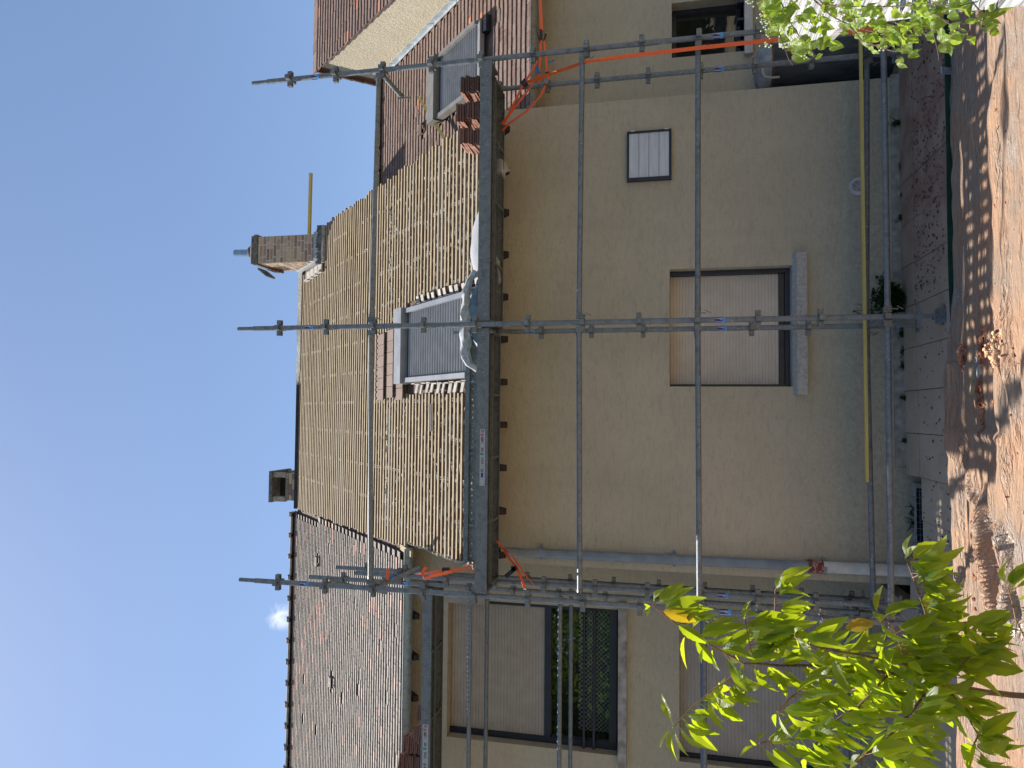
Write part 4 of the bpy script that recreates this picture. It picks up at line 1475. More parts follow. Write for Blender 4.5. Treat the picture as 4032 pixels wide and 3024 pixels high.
# label strip on the left deck edge: pictograms, ruled lines and a class mark
def label_strip(par, x0, y, z0, z1, L):
    mb = MB(); dirx = -1
    def r(a, b, lo, hi, mi, k):
        mb.mi = mi; yy = y - 0.0006 * k
        xa, xb = x0 + dirx * a * L, x0 + dirx * b * L
        za, zb = z0 + (z1 - z0) * lo, z0 + (z1 - z0) * hi
        mb.quad((xb, yy, za), (xa, yy, za), (xa, yy, zb), (xb, yy, zb))
    r(0, 1, 0, 1, 0, 1)
    for t in range(10):                                 # oval mark
        a = 2 * math.pi * t / 10
    mb.mi = 1
    n = 14; cxx, czz = x0 - 0.035 * L, (z0 + z1) / 2
    vs = []
    for t in range(n):
        a = 2 * math.pi * t / n
        for q in (1.0, 0.55):
            vs.append((cxx + math.cos(a) * 0.022 * L * q, y - 0.0014, czz + math.sin(a) * (z1 - z0) * 0.28 * q))
    mb.add(vs, [(t * 2, t * 2 + 1, ((t + 1) % n) * 2 + 1, ((t + 1) % n) * 2) for t in range(n)])
    r(0.08, 0.115, 0.3, 0.9, 2, 2)
    for q in range(6): r(0.135 + q * 0.012, 0.143 + q * 0.012, 0.35, 0.8, 4, 2)
    r(0.42, 0.46, 0.3, 0.9, 3, 2)
    for q in range(7): r(0.33 + q * 0.010, 0.336 + q * 0.010, 0.3, 0.75, 4, 2)
    for q in range(6): r(0.50 + q * 0.02, 0.512 + q * 0.02, 0.25 + 0.1 * (q % 2), 0.7, 4, 2)
    for q in range(3): r(0.70 + q * 0.02, 0.712 + q * 0.02, 0.3, 0.8, 4, 2)
    r(0.77, 0.85, 0.3, 0.75, 1, 2)
    o = mb.build('label_strip', [M['lbl_white'], M['lbl_blue'], M['lbl_red'], M['lbl_green'], M['lbl_ink']], par)
    tx = bpy.data.curves.new('digits', 'FONT'); tx.body = '100'; tx.size = (z1 - z0) * 0.62; tx.extrude = 0.0003
    to = bpy.data.objects.new('digits', tx); COL.objects.link(to)
    tx.materials.append(M['lbl_ink'])
    bpy.context.view_layer.update()
    me = bpy.data.meshes.new_from_object(to.evaluated_get(bpy.context.evaluated_depsgraph_get()))
    bpy.data.objects.remove(to)
    link('digits', me, par, mat=Matrix(((1, 0, 0, x0 - 0.27 * L), (0, 0, -1, y - 0.0016), (0, 1, 0, z0 + (z1 - z0) * 0.3), (0, 0, 0, 1))))
    return o
label_strip(sc, -0.97, -0.0495, 3.762, 3.812, 0.52)

# toe board: a perforated plank stood on edge at the back of the left bay
mb = MB()
perforated(mb, (XL + 0.19, 0.575, 3.865), (1, 0, 0), (0, 0, 1), 2.28, 0.26, [0.198], 0.0605, 0.0115, 0.0115)
mb.box(XL + 0.19, XL + 2.47, 0.54, 0.578, 4.126, 4.132); mb.box(XL + 0.19, XL + 2.47, 0.537, 0.541, 4.085, 4.131)
mb.box(XL + 0.186, XL + 0.192, 0.54, 0.575, 3.87, 4.125)
for i in range(3):
    x = XL + 0.55 + i * 0.72
    mb.box(x - 0.012, x + 0.012, 0.545, 0.5745, 3.87, 4.08)
mb.build('toe_board', M['galv_dark'], sc)

# -- scaffold in the recess on the left
sl_ = thing('scaffold', 'deeper set scaffold in front of the large left windows', 'scaffold', (-4, 1.4, 0))
Y1, Y2 = 1.25, 1.80
standard(sl_, -2.745, Y1, 0.1, 6.19, ros(0.27, 12), (5.0,), False, joint=[3.0])
standard(sl_, -2.745, Y2, 0.1, 6.12, ros(0.22, 12), (), False)
for y, x in ((Y1, -5.82), (Y2, -5.82)):
    standard(sl_, x, y, 0.1, 6.2, ros(0.27, 12), (), True)
    base_jack(sl_, x, y, -0.1, 0.14)
base_jack(sl_, -2.745, Y1, -0.1, 0.14); base_jack(sl_, -2.745, Y2, -0.1, 0.14)
for z, zr in ((4.25, 4.20), (3.25, 3.205), (1.755, 1.75), (0.30, 0.28)):
    ledger(sl_, (-5.82, Y1, z), (-2.745, Y1, z)); ledger(sl_, (-5.82, Y2, zr), (-2.745, Y2, zr))
for x in (-2.745, -5.82):
    for z in (0.28, 4.72):
        ledger(sl_, (x, Y1, z), (x, Y2, z), 'transom')
plank(sl_, -5.80, -2.78, Y1 - 0.045, Y1 + 0.225, 4.785, 0.051, 0.0085, 0.013, rows=[0.05, 0.19], front=0.105)
plank(sl_, -5.80, -2.78, Y1 + 0.235, Y1 + 0.51, 4.782, 0.077, 0.012, 0.013, rows=[0.06, 0.13, 0.197], flange=0.06)
label_strip(sl_, -4.26, Y1 - 0.0495, 4.70, 4.765, 0.60)
# slanting brace ends behind the upper left guard rail
mb = MB(); mb.tube((-2.60, 0.30, 5.02), (-2.42, 0.62, 4.62), TR * 0.95, 12)
mb.build('brace', M['galv'], sc, True)
mb = MB(); mb.tube((-2.75, 1.15, 5.9), (-2.95, 1.55, 5.35), TR * 0.8, 12); mb.build('brace', M['cast'], sl_, True)

# ================================================================== THINGS ON THE SCAFFOLD AND ROOF
# stacks of salvaged roof tiles on the right bay
ORD = ['', 'second', 'third', 'fourth', 'fifth', 'sixth', 'seventh', 'eighth', 'ninth', 'tenth', 'eleventh', 'twelfth']
def stack(x, y, z, n, wx, ly, th, lean, label, group, ang=0.0, tone=(0.0, 0.5)):
    cur = z
    for i in range(n):
        mb = MB(); mb.cur = random.uniform(*tone)
        t = th * random.uniform(0.9, 1.1)
        a = ang + random.gauss(0, 0.05)
        ex = Vector((math.cos(a), math.sin(a), 0)) * (wx / 2 + random.uniform(-0.005, 0.004)); ey = Vector((-math.sin(a), math.cos(a), 0)) * ly / 2
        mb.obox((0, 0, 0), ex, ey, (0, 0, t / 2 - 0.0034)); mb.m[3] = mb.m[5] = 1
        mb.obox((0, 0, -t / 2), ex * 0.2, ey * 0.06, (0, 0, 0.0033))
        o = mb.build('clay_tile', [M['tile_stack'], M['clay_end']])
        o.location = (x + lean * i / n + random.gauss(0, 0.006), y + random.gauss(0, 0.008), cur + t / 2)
        k = n - 1 - i
        pos = 'topmost' if k == 0 else 'bottom' if i == 0 else ORD[k] + ' from the top'
        tag(o, pos + ' ' + label, 'roof tile', group)
        cur += t
DT = DZ + 0.002
stack(1.875, 0.34, DT, 11, 0.165, 0.26, 0.0255, 0.03, 'reddish tile, left stack of three on right deck', 'tiles stacked on the right scaffold bay')
stack(2.16, 0.35, DT, 12, 0.175, 0.27, 0.026, -0.02, 'reddish tile, tall middle stack on right deck', 'tiles stacked on the right scaffold bay')
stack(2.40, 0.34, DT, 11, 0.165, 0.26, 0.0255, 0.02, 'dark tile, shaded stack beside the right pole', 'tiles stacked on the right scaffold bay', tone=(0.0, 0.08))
DL = 4.79
stack(-4.30, 1.62, DL, 6, 0.17, 0.26, 0.026, 0, 'brown tile, low rear stack on left deck', 'tiles stacked on the left scaffold deck', 0.25, (0.2, 0.6))
stack(-4.44, 1.40, DL, 4, 0.17, 0.26, 0.027, 0, 'orange edged tile, low front stack on left deck', 'tiles stacked on the left scaffold deck', 0.2, (0.45, 0.78))
stack(-4.64, 1.55, DL, 11, 0.175, 0.26, 0.027, 0, 'brown tile, rightmost tall stack on left deck', 'tiles stacked on the left scaffold deck', 0.2, (0.2, 0.6))
stack(-4.84, 1.55, DL, 13, 0.175, 0.26, 0.027, 0, 'brown tile, tallest stack on left deck', 'tiles stacked on the left scaffold deck', 0.15, (0.2, 0.6))
stack(-5.04, 1.55, DL, 12, 0.175, 0.26, 0.027, 0, 'brown tile, stack at the photo border', 'tiles stacked on the left scaffold deck', 0.1, (0.2, 0.6))

# cloth roll under the roof window, plastic sheets
mb = MB()
pts = [(0.60, 0.44, 4.0), (0.50, 0.43, 4.075), (0.35, 0.42, 4.10), (0.15, 0.41, 4.10), (-0.05, 0.41, 4.10), (-0.2, 0.41, 4.10), (-0.33, 0.42, 4.06), (-0.40, 0.43, 3.98)]
def lump_tube(mb, pts, rs, n, amp, seed):
    vs = []; fs = []; pts = [Vector(p) for p in pts]
    for i, p in enumerate(pts):
        d = (pts[min(i + 1, len(pts) - 1)] - pts[max(i - 1, 0)]).normalized()
        a = (Vector((0, 0, 1)) - d * d.z).normalized(); b = d.cross(a)
        for k in range(n):
            t = 2 * math.pi * k / n
            r = rs[i] * (1 + amp * noise.noise((p.x * 9, k * 1.3, seed)))
            vs.append(p + a * math.cos(t) * r + b * math.sin(t) * r)
    for i in range(len(pts) - 1):
        for k in range(n):
            fs.append((i * n + k, i * n + (k + 1) % n, (i + 1) * n + (k + 1) % n, (i + 1) * n + k))
    fs += [tuple(range(n - 1, -1, -1)), tuple(range((len(pts) - 1) * n, len(pts) * n))]
    mb.add(vs, fs)
def dens(pts, k):
    out = []
    for a, b in zip(pts[:-1], pts[1:]):
        for i in range(k): out.append(Vector(a).lerp(Vector(b), i / k))
    return out + [Vector(pts[-1])]
pp = dens(pts, 4)
lump_tube(mb, pp, [0.028 + 0.02 * math.sin(math.pi * i / (len(pp) - 1)) for i in range(len(pp))], 12, 0.9, 2.0)
tag(mb.build('dust_sheet_roll', M['cloth'], smooth=True), 'rolled grey dust sheet sagging below the central roof window', 'dust sheet')
mb = MB()
pp = dens([(0.55, 0.46, 3.93), (0.40, 0.45, 3.975), (0.2, 0.45, 3.99), (0.0, 0.45, 3.99), (-0.25, 0.46, 3.93)], 5)
lump_tube(mb, pp, [0.03 + 0.035 * math.sin(math.pi * i / (len(pp) - 1)) for i in range(len(pp))], 12, 0.9, 5.0)
tag(mb.build('tarpaulin_bundle', M['cloth_blue'], smooth=True), 'blue grey tarpaulin bundled on the deck beneath the rolled dust sheet', 'tarpaulin')
mb = MB(); nx, nyy = 28, 8; vs = []
for i in range(nx + 1):
    for j in range(nyy + 1):
        u = i / nx; v = j / nyy
        top = 4.09 * (1 - 0) - 0.11 * (abs(u - 0.35) * 1.6) ** 2
        x = 0.60 + 0.74 * u
        z = 3.89 + (top - 3.89) * math.sin(v * math.pi * 0.55) / math.sin(math.pi * 0.55)
        y = 0.38 + 0.20 * v
        nnz = noise.noise((x * 7, v * 4, 3.3)) * 0.02
        vs.append((x, y + nnz, max(3.888, z + nnz * 0.8)))
mb.add(vs, [(i * (nyy + 1) + j, (i + 1) * (nyy + 1) + j, (i + 1) * (nyy + 1) + j + 1, i * (nyy + 1) + j + 1) for i in range(nx) for j in range(nyy)])
tag(mb.build('plastic_sheet', M['film'], smooth=True), 'crumpled white plastic sheet lying against the battens on the deck', 'plastic sheet')
def hang_film(ixy, y, label):
    pts = [onY(ix, iy, y) for ix, iy in ixy]
    mb = MB(); n = len(pts); c = sum(pts, Vector()) / n
    vs = []
    for p in pts: vs.append(p + Vector((0, noise.noise(p * 13) * 0.03, 0)))
    vs.append(c + Vector((0, -0.025, 0)))
    mb.add(vs, [(i, (i + 1) % n, n) for i in range(n)])
    me = mb.mesh('plastic_film', M['film'], True)
    o = link('plastic_film', me); md = o.modifiers.new('thickness', 'SOLIDIFY'); md.thickness = 0.002
    tag(o, label, 'plastic sheet')
hang_film([(1940, 622), (1978, 628), (1995, 645), (2009, 672), (1992, 681), (1985, 705), (1988, 717), (1975, 705), (1962, 690), (1940, 690)], 0.62, 'torn white plastic film hanging below the right deck')
hang_film([(1945, 990), (1968, 1030), (1972, 1075), (1975, 1110), (1968, 1122), (1950, 1118)], 0.62, 'thin strip of white film hanging near the middle of the deck')

# loose timbers
def timber(p, q, w, t, label, mat='yellow', cat='batten', name='wooden_batten'):
    p = Vector(p); q = Vector(q); d = (q - p); u = d.cross(Vector((0, 1, 0))).normalized(); v = d.cross(u).normalized()
    mb = MB(); mb.obox((0, 0, 0), d / 2, u * w / 2, v * t / 2)
    o = mb.build(name, M[mat]); o.location = (p + q) / 2
    tag(o, label, cat); return o
timber(onP(1648, 382, (0, 0, 2.50), (0, -1, 1)), onP(1752, 548, (0, 0, 2.50), (0, -1, 1)), 0.04, 0.035, 'yellow batten lying slantwise on the right tiled roof')
timber((2.20, 4.85, 8.26), (3.345, 4.80, 8.227), 0.045, 0.05, 'yellow batten sticking out beside the brick chimney against the sky', 'yellow')
timber((2.64, 0.515, 0.395), (-1.405, 0.505, 0.385), 0.026, 0.026, 'long yellow batten resting along the lowest scaffold rail')

# ratchet straps
def P3(lst): return [onY(ix, iy, y) for ix, iy, y in lst]
sr = thing('ratchet_strap', 'orange ratchet strap tied round the right rear scaffold pole', 'strap', (2.6, 0.5, 3.5))
mb = MB(); mb.ribbon(P3([(2124, -60, 0.75), (2133, 120, 0.62)]), 0.032, (0, 0, 1))
mb.build('webbing', M['orange'], sr)
mb = MB(); mb.ribbon(P3([(2130, 150, 0.6), (2127, 235, 0.58), (2119, 345, 0.58)]), 0.022, (0, 0, 1))
mb.build('webbing', M['orange'], sr)
mb = MB(); mb.ribbon(P3([(2141, 150, 0.6), (2148, 200, 0.58), (2155, 285, 0.56)]), 0.022, (0, 0, 1))
mb.build('webbing', M['orange'], sr)
mb = MB(); mb.ribbon(P3([(2158, 296, 0.55), (2161, 310, 0.53), (2128, 380, 0.5), (2070, 440, 0.5), (2000, 490, 0.5), (1978, 515, 0.5)]), 0.030, (0, 0.3, 1))
mb.build('webbing', M['orange'], sr)
mb = MB(); mb.ribbon(P3([(2098, 330, 0.53), (2060, 380, 0.5), (2010, 445, 0.5), (1980, 492, 0.5)]), 0.026, (0, 0.2, 1))
mb.build('webbing', M['orange'], sr)
mb = MB(); mb.ribbon(P3([(2116, 238, 0.5), (2085, 295, 0.5), (2062, 330, 0.5), (2000, 455, 0.5), (1976, 490, 0.5)]), 0.026, (0, 0.2, 1))
mb.build('webbing', M['orange'], sr)
mb = MB()
c = onY(2130, 138, 0.6)
mb.obox(c, (0.05, 0, 0), (0, 0.02, 0), (0.0, 0, 0.012)); mb.obox(c + Vector((-0.03, 0, -0.04)), (0.035, 0, -0.01), (0, 0.015, 0), (0.0, 0, 0.006)); mb.obox(c + Vector((-0.02, 0, 0.025)), (0.05, 0, 0.012), (0, 0.012, 0), (0, 0, 0.006))
c = onY(2066, 326, 0.49); mb.obox(c, (0.02, 0, 0.02), (0, 0.02, 0), (-0.02, 0, 0.02))
c = onY(2155, 288, 0.55); mb.obox(c, (0.01, 0, 0.0), (0, 0.01, 0), (0.0, 0, 0.02))
mb.build('ratchet', M['black'], sr)
mb = MB()
mb.ribbon(P3([(2111, 262, 0.5), (2124, 290, 0.5)]), 0.028, (0, 0.1, 1)); mb.ribbon(P3([(2160, 246, 0.5), (2184, 236, 0.5)]), 0.016, (0, 0.1, 1))
mb.build('blue_tag', M['blue'], sr)
mb = MB()
mb.ribbon(P3([(2074, 324, 0.47), (2190, 283, 0.3), (2310, 242, -0.04), (2480, 220, -0.045), (2765, 187, -0.05), (3060, 156, -0.05), (3330, 126, -0.06), (3560, 106, -0.08), (3680, 96, -0.1)]), 0.036, (0.25, 0, 1.0))
tag(mb.build('strap', M['orange']), 'long orange strap running down beside the right scaffold pole', 'strap')
s2 = thing('ratchet_strap', 'orange ratchet strap hooked under the left end of the deck', 'strap', (-2.3, 0.3, 3.6))
mb = MB(); mb.ribbon(P3([(1955, 2130, 0.5), (1985, 2165, 0.42), (2005, 2200, 0.35), (2030, 2228, 0.3), (2055, 2285, 0.2), (2066, 2314, 0.12)]), 0.030, (0.6, 0, 1))
mb.build('webbing', M['orange'], s2)
mb = MB(); mb.ribbon(P3([(1960, 2140, 0.5), (1992, 2168, 0.42), (2012, 2180, 0.35), (2035, 2213, 0.3), (2080, 2280, 0.2), (2108, 2308, 0.16)]), 0.034, (0.9, 0, 1))
mb.build('webbing', M['orange'], s2)
mb = MB(); c = onY(2012, 2252, 0.27); mb.obox(c, (0.045, 0, -0.05), (0, 0.02, 0), (0.014, 0, 0.014)); c = onY(2022, 2238, 0.27); mb.obox(c, (0.02, 0, 0.0), (0, 0.02, 0), (0.0, 0, 0.022))
mb.poly(P3([(2064, 2318, 0.1), (2076, 2322, 0.06), (2086, 2330, 0.04), (2082, 2340, 0.03), (2068, 2334, 0.03)]), 0.007, 6)
mb.build('ratchet', M['black'], s2)
mb = MB(); mb.ribbon(P3([(2050, 2291, 0.19), (2060, 2298, 0.19)]), 0.022, (0.3, 0, 1)); mb.build('blue_tag', M['blue'], s2)
s3 = thing('ratchet_strap', 'sunlit orange strap hanging from the left guard rail', 'strap', (-2.4, 0.8, 4.4))
mb = MB(); mb.ribbon(P3([(1600, 2270, 0.9), (1660, 2259, 0.8), (1740, 2247, 0.75), (1800, 2241, 0.72)]), 0.030, (0.2, 0, 1))
mb.build('webbing', M['orange'], s3)
mb = MB(); mb.ribbon(P3([(1670, 2280, 0.25), (1664, 2258, 0.26), (1668, 2245, 0.27), (1678, 2233, 0.28)]), 0.032, (1, 0, 0.3))
mb.build('webbing', M['orange'], s3)
mb = MB(); mb.ribbon(P3([(1526, 2283, 0.25), (1527, 2255, 0.27), (1528, 2238, 0.3)]), 0.03, (0, 0, 1))
mb.build('webbing', M['orange'], s3)
mb = MB(); mb.ribbon(P3([(1672, 2280, 0.25), (1700, 2268, 0.35), (1745, 2258, 0.42), (1790, 2247, 0.48), (1838, 2236, 0.52), (1842, 2226, 0.53), (1866, 2254, 0.5)]), 0.036, [(0.2, 0, 1), (0.6, 0.3, 1), (0.9, 0.6, 0.6), (0.8, 0.5, 0.9), (0.4, 0.2, 1), (0.2, 0, 1), (0.9, 0, 1)])
mb.build('webbing', M['pink'], s3)
mb = MB(); c = onY(1757, 2246, 0.74); mb.obox(c, (0.028, 0, 0), (0, 0.02, 0), (0, 0, 0.04)); mb.build('ratchet', M['black'], s3)
mb = MB(); mb.ribbon(P3([(1529, 2279, 0.26), (1552, 2266, 0.28)]), 0.03, (0.3, 0, 1)); mb.build('blue_tag', M['blue'], s3)

# ================================================================== GROUND LEVEL
# dusty tarp over the ground
def fold(x, y, a, b, w):
    ax, ay = a; bx, by = b
    dx, dy = bx - ax, by - ay; L2 = dx * dx + dy * dy
    t = ((x - ax) * dx + (y - ay) * dy) / L2
    e = 1.0
    if t < 0 or t > 1:
        e = math.exp(-((min(abs(t), abs(t - 1))) * math.sqrt(L2) / 0.12) ** 2)
        t = min(1, max(0, t))
    d = ((x - ax - t * dx) * -dy + (y - ay - t * dy) * dx) / math.sqrt(L2)
    return e * (math.exp(-(d / w) ** 2) - 0.45 * math.exp(-((d - 1.7 * w) / w) ** 2))
FOLDS = []
for pa, pb, w, h in [((3815, 1770), (3868, 2020), 0.022, 0.032), ((3905, 2050), (3975, 2420), 0.028, 0.055), ((3985, 2140), (4022, 2420), 0.022, 0.045),
                     ((3790, 1700), (3960, 1730), 0.03, 0.02), ((3830, 1500), (3840, 900), 0.05, 0.018), ((3960, 400), (3990, 1100), 0.04, 0.015),
                     ((3760, 1500), (3775, 700), 0.06, 0.022), ((3990, 1250), (4020, 1700), 0.03, 0.03), ((3780, 1250), (3790, 1750), 0.025, 0.03), ((3925, 1190), (3985, 1500), 0.02, 0.02)]:
    a = onG(*pa); b = onG(*pb); FOLDS.append(((a.x, a.y), (b.x, b.y), w, h))
STEPS = []
for pa, pb, h in [((3905, 2050), (3985, 2440), 0.075), ((3985, 2140), (4026, 2440), 0.06), ((3850, 1790), (3862, 2000), 0.03), ((3800, 1700), (3812, 2100), 0.03),
                  ((3960, 1400), (3990, 1800), 0.035), ((3950, 350), (3960, 1100), 0.018), ((3990, 1150), (4005, 1420), 0.03), ((3770, 1350), (3765, 1750), 0.04), ((3850, 500), (3858, 1250), 0.016), ((4000, 1800), (3995, 2150), 0.035)]:
    a = onG(*pa); b = onG(*pb); STEPS.append(((a.x, a.y), (b.x, b.y), h))
def step(x, y, a, b):
    ax, ay = a; bx, by = b
    dx, dy = bx - ax, by - ay; L = math.hypot(dx, dy)
    t = ((x - ax) * dx + (y - ay) * dy) / (L * L)
    e = 1.0
    if t < 0 or t > 1:
        e = math.exp(-((min(abs(t), abs(t - 1))) * L / 0.15) ** 2)
    d = ((x - ax) * -dy + (y - ay) * dx) / L * (1 if dx > 0 else -1)
    if d > 0.5 or d < -0.05: return 0
    return e * (1 / (1 + math.exp(-d / 0.006))) * math.exp(-(max(0, d) / 0.13) ** 1.5)
def tarp_z(x, y):
    z = -0.105 - 0.09 * y
    z += 0.022 * noise.noise((x * 0.8, y * 4.5, 0.3)) + 0.022 * noise.noise((x * 2.2, y * 11, 5.1)) + 0.015 * noise.noise((x * 4.5, y * 19, 2.2)) + 0.003 * noise.noise((x * 9, y * 30, 8.2))
    for a, b, w, h in FOLDS:
        z += 1.15 * h * fold(x + 0.03 * noise.noise((x * 3, y * 3, 6)), y + 0.05 * noise.noise((x * 2.5, y * 2, 3)), a, b, w)
    wx = x + 0.04 * noise.noise((x * 3, y * 3, 6)); wy = y + 0.05 * noise.noise((x * 2.1, y * 2, 3)) + 0.012 * noise.noise((x * 8, y * 5, 7))
    for a, b, h in STEPS:
        z += h * step(wx, wy, a, b)
    edge = -0.20 + 0.03 * noise.noise((x * 1.3, 2, 2))
    if y > -0.42:
        z += (0.045 if x < -0.4 else -0.01) * math.exp(-((y + 0.32) / 0.08) ** 2)
    return z
mb = MB(); NX, NY = 320, 190
for j in range(NY + 1):
    y = -0.215 - (j / NY) ** 1.25 * 2.9
    for i in range(NX + 1):
        x = -4.4 + 7.6 * i / NX
        yy = y + (0.04 * noise.noise((x * 1.1, 7, 1)) - (0.10 if -1.4 < x < 0.4 else 0) * -1 * math.sin((x + 1.4) / 1.8 * math.pi)) * (1 - j / NY) if j < NY else y
        mb.v.append((x, yy, tarp_z(x, yy) + 0.02)); mb.t.append(0)
for j in range(NY):
    for i in range(NX):
        a = j * (NX + 1) + i
        mb.f.append((a, a + NX + 1, a + NX + 2, a + 1)); mb.m.append(0)
tag(mb.build('tarp', M['tarp'], smooth=False), 'clay dusted plastic tarp spread wrinkled over the ground before the path', 'tarp')
bpy.data.objects['tarp'].data.polygons.foreach_set('use_smooth', [True] * len(bpy.data.objects['tarp'].data.polygons))

# green edging between path and tarp
mb = MB(); pts = []
for i in range(60):
    x = 2.9 - i * 0.105
    pts.append((x, -0.215 + 0.010 * noise.noise((x * 2, 1, 1)), -0.10 + (0.0 if x > 0.3 else -0.028 * min(1, (0.3 - x)))))
mb.ribbon(pts, 0.13, (0, -0.25, 1), 0.006)
tag(mb.build('garden_edging', M['green']), 'dark green fabric edging between the concrete path and tarp', 'edging')
mb = MB(); c = onY(3724, 278, -0.24)
mb.obox(c, (0.03, 0.005, 0), (0, -0.02, 0.04), (0.001, 0.006, 0.003))
tag(mb.build('white_tag', M['lbl_white']), 'crumpled white label stuck on the green edging', 'label')

# rainwater tank in the right corner
tk = thing('water_tank', 'tall dark cylindrical water tank with weathered lid behind the right pole', 'tank', (2.82, 1.33, -0.08))
mb = MB(); mb.lathe([(0, -0.02), (0.235, -0.02), (0.24, 0.3), (0.238, 0.7), (0.242, 1.13)], (2.82, 1.33, -0.05), 28); mb.build('tank_body', M['tank'], tk, True)
mb = MB(); mb.lathe([(0.243, 1.13), (0.236, 1.19), (0.20, 1.245), (0.11, 1.275), (0.0, 1.28)], (2.82, 1.33, -0.05), 28); mb.build('tank_lid', M['tank_lid'], tk, True)
mb = MB(); mb.lathe([(0.244, 1.105), (0.25, 1.11), (0.25, 1.128), (0.244, 1.132)], (2.82, 1.33, -0.05), 28); mb.build('hoop', M['rusty'], tk, True)
mb = MB(); mb.poly([(2.74, 1.02, 1.30), (2.74, 1.03, 1.22), (2.72, 1.05, 1.185), (2.66, 1.06, 1.18), (2.62, 1.06, 1.16), (2.60, 1.06, 1.10), (2.60, 1.06, 1.02)], 0.012, 8); mb.build('hose', M['cream_pipe'], tk, True)

# rubble, shards and scraps
def shards(n, area, zf, s0, s1, mat, name, label=None, up=0.35):
    mb = MB()
    for i in range(n):
        x, y = area()
        z = zf(x, y)
        sz = random.uniform(s0, s1)
        a = random.uniform(0, 6.28)
        ex = Vector((math.cos(a), math.sin(a), random.uniform(-up, up))) * sz
        ey = Vector((-math.sin(a), math.cos(a), random.uniform(-up, up))) * sz * random.uniform(0.25, 0.7)
        mb.cur = random.random()
        flake(mb, Vector((x, y, z + sz * 0.15)), ex, ey, ex.cross(ey).normalized() * sz * random.uniform(0.10, 0.25), random.choice([3, 4, 5]))
    o = mb.build(name, mat); o['kind'] = 'stuff'
    if label: o['label'] = label
    return o
def gbox(p, q):
    def f():
        v = onG(random.uniform(p[0], q[0]), random.uniform(p[1], q[1])); return v.x, v.y
    return f
tz = lambda x, y: tarp_z(x, y) + 0.02
def pile(cx, cy, sx_, sy_, h):
    c = onG(cx, cy)
    def ar(): return c.x + random.gauss(0, sx_), c.y + random.gauss(0, sy_)
    def zf(x, y): return tz(x, y) + h * math.exp(-((x - c.x) / (1.3 * sx_)) ** 2 - ((y - c.y) / (1.3 * sy_)) ** 2) * random.uniform(0.3, 1)
    return ar, zf
for (cx, cy, a, b, h, n, mt, lb) in [(3962, 1378, 0.045, 0.07, 0.05, 260, 'chips', 'heap of pale terracotta chips in the sun on the tarp'),
                                     (3810, 1400, 0.045, 0.04, 0.025, 90, 'shard', 'small heap of brown tile fragments in shade by the path'),
                                     (3892, 1375, 0.07, 0.05, 0.02, 90, 'shard', 'scattered broken tiles between the two rubble heaps'),
                                     (3878, 1580, 0.13, 0.03, 0.015, 110, 'shard', 'strip of broken tile rubble left of the stick')]:
    ar, zf = pile(cx, cy, a, b, h)
    shards(n, ar, zf, 0.012, 0.040, M[mt], 'rubble_heap', lb)
shards(150, lambda: (random.uniform(-3.2, 1.6), -0.3 - random.random() * 1.9), tz, 0.006, 0.022, M['shard'], 'tile_crumbs', 'fine orange tile crumbs sprinkled over the tarp')
shards(60, gbox((3840, 2050), (4000, 2480)), tz, 0.012, 0.035, M['shard'], 'tile_crumbs', 'larger orange tile crumbs on the left of the tarp')
shards(1000, lambda: (random.uniform(-2.6, 2.6) if random.random() < 0.4 else random.uniform(0.2, 2.6), random.uniform(-0.17, 0.85)), lambda x, y: -0.052 - 0.02 * max(0, -x), 0.004, 0.021, M['shard_dark'], 'tile_crumbs', 'dark red tile crumbs littering the concrete path')
timber(tuple(onG(3868, 1440) + Vector((0, 0, 0.045))), tuple(onG(3850, 1550) + Vector((0, 0, 0.04))), 0.026, 0.018, 'short pale wooden offcut lying on the tarp rubble', 'batten', 'offcut', 'wooden_offcut')
mb = MB(); a = onG(3888, 1435) + Vector((0, 0, 0.05)); b = onG(3880, 1495) + Vector((0, 0, 0.045))
lump_tube(mb, dens([a, b], 6), [0.010, 0.013, 0.015, 0.013, 0.013, 0.009, 0.005], 9, 0.8, 1.0)
bt = mb.build('paper_scrap', M['tank_lid'], smooth=True); tag(bt, 'crumpled pale wrapper lying among the tile rubble', 'litter')
mb = MB(); c = onG(3880, 1417) + Vector((0, 0, 0.055))
mb.lathe([(0.014, -0.008), (0.022, -0.004), (0.022, 0.004), (0.014, 0.008), (0.014, -0.008)], c, 16)
tag(mb.build('tape_ring', M['lbl_white'], smooth=True), 'small white ring beside the crumpled wrapper in the rubble', 'ring')

# weeds along the foot of the wall
def sprig(mb, base, d, L, n, lw, mi_leaf=1):
    d = Vector(d).normalized(); pts = []
    p = Vector(base)
    for i in range(7):
        t = i / 6
        pts.append(p + d * L * t + Vector((random.gauss(0, 0.004), random.gauss(0, 0.004), -0.10 * L * t * t)))
    mb.mi = 0
    mb.poly(pts, 0.0045, 5, 0.0025)
    mb.mi = mi_leaf
    for i in range(n):
        t = random.uniform(0.15, 1.0)
        k = min(5, int(t * 6)); q = pts[k].lerp(pts[k + 1], t * 6 - k)
        a = random.uniform(0, 6.28); u = Vector((math.cos(a), math.sin(a), random.uniform(-0.3, 0.6))).normalized()
        s_ = u.cross(Vector((0, 0, 1))).normalized(); l = lw * random.uniform(0.6, 1.25)
        mb.add([q, q + u * l * 0.5 + s_ * l * 0.28, q + u * l - Vector((0, 0, l * 0.25)), q + u * l * 0.5 - s_ * l * 0.28, q + u * l * 0.5 - Vector((0, 0, l * 0.06))],
               [(0, 4, 1), (1, 4, 2), (2, 4, 3), (3, 4, 0)])
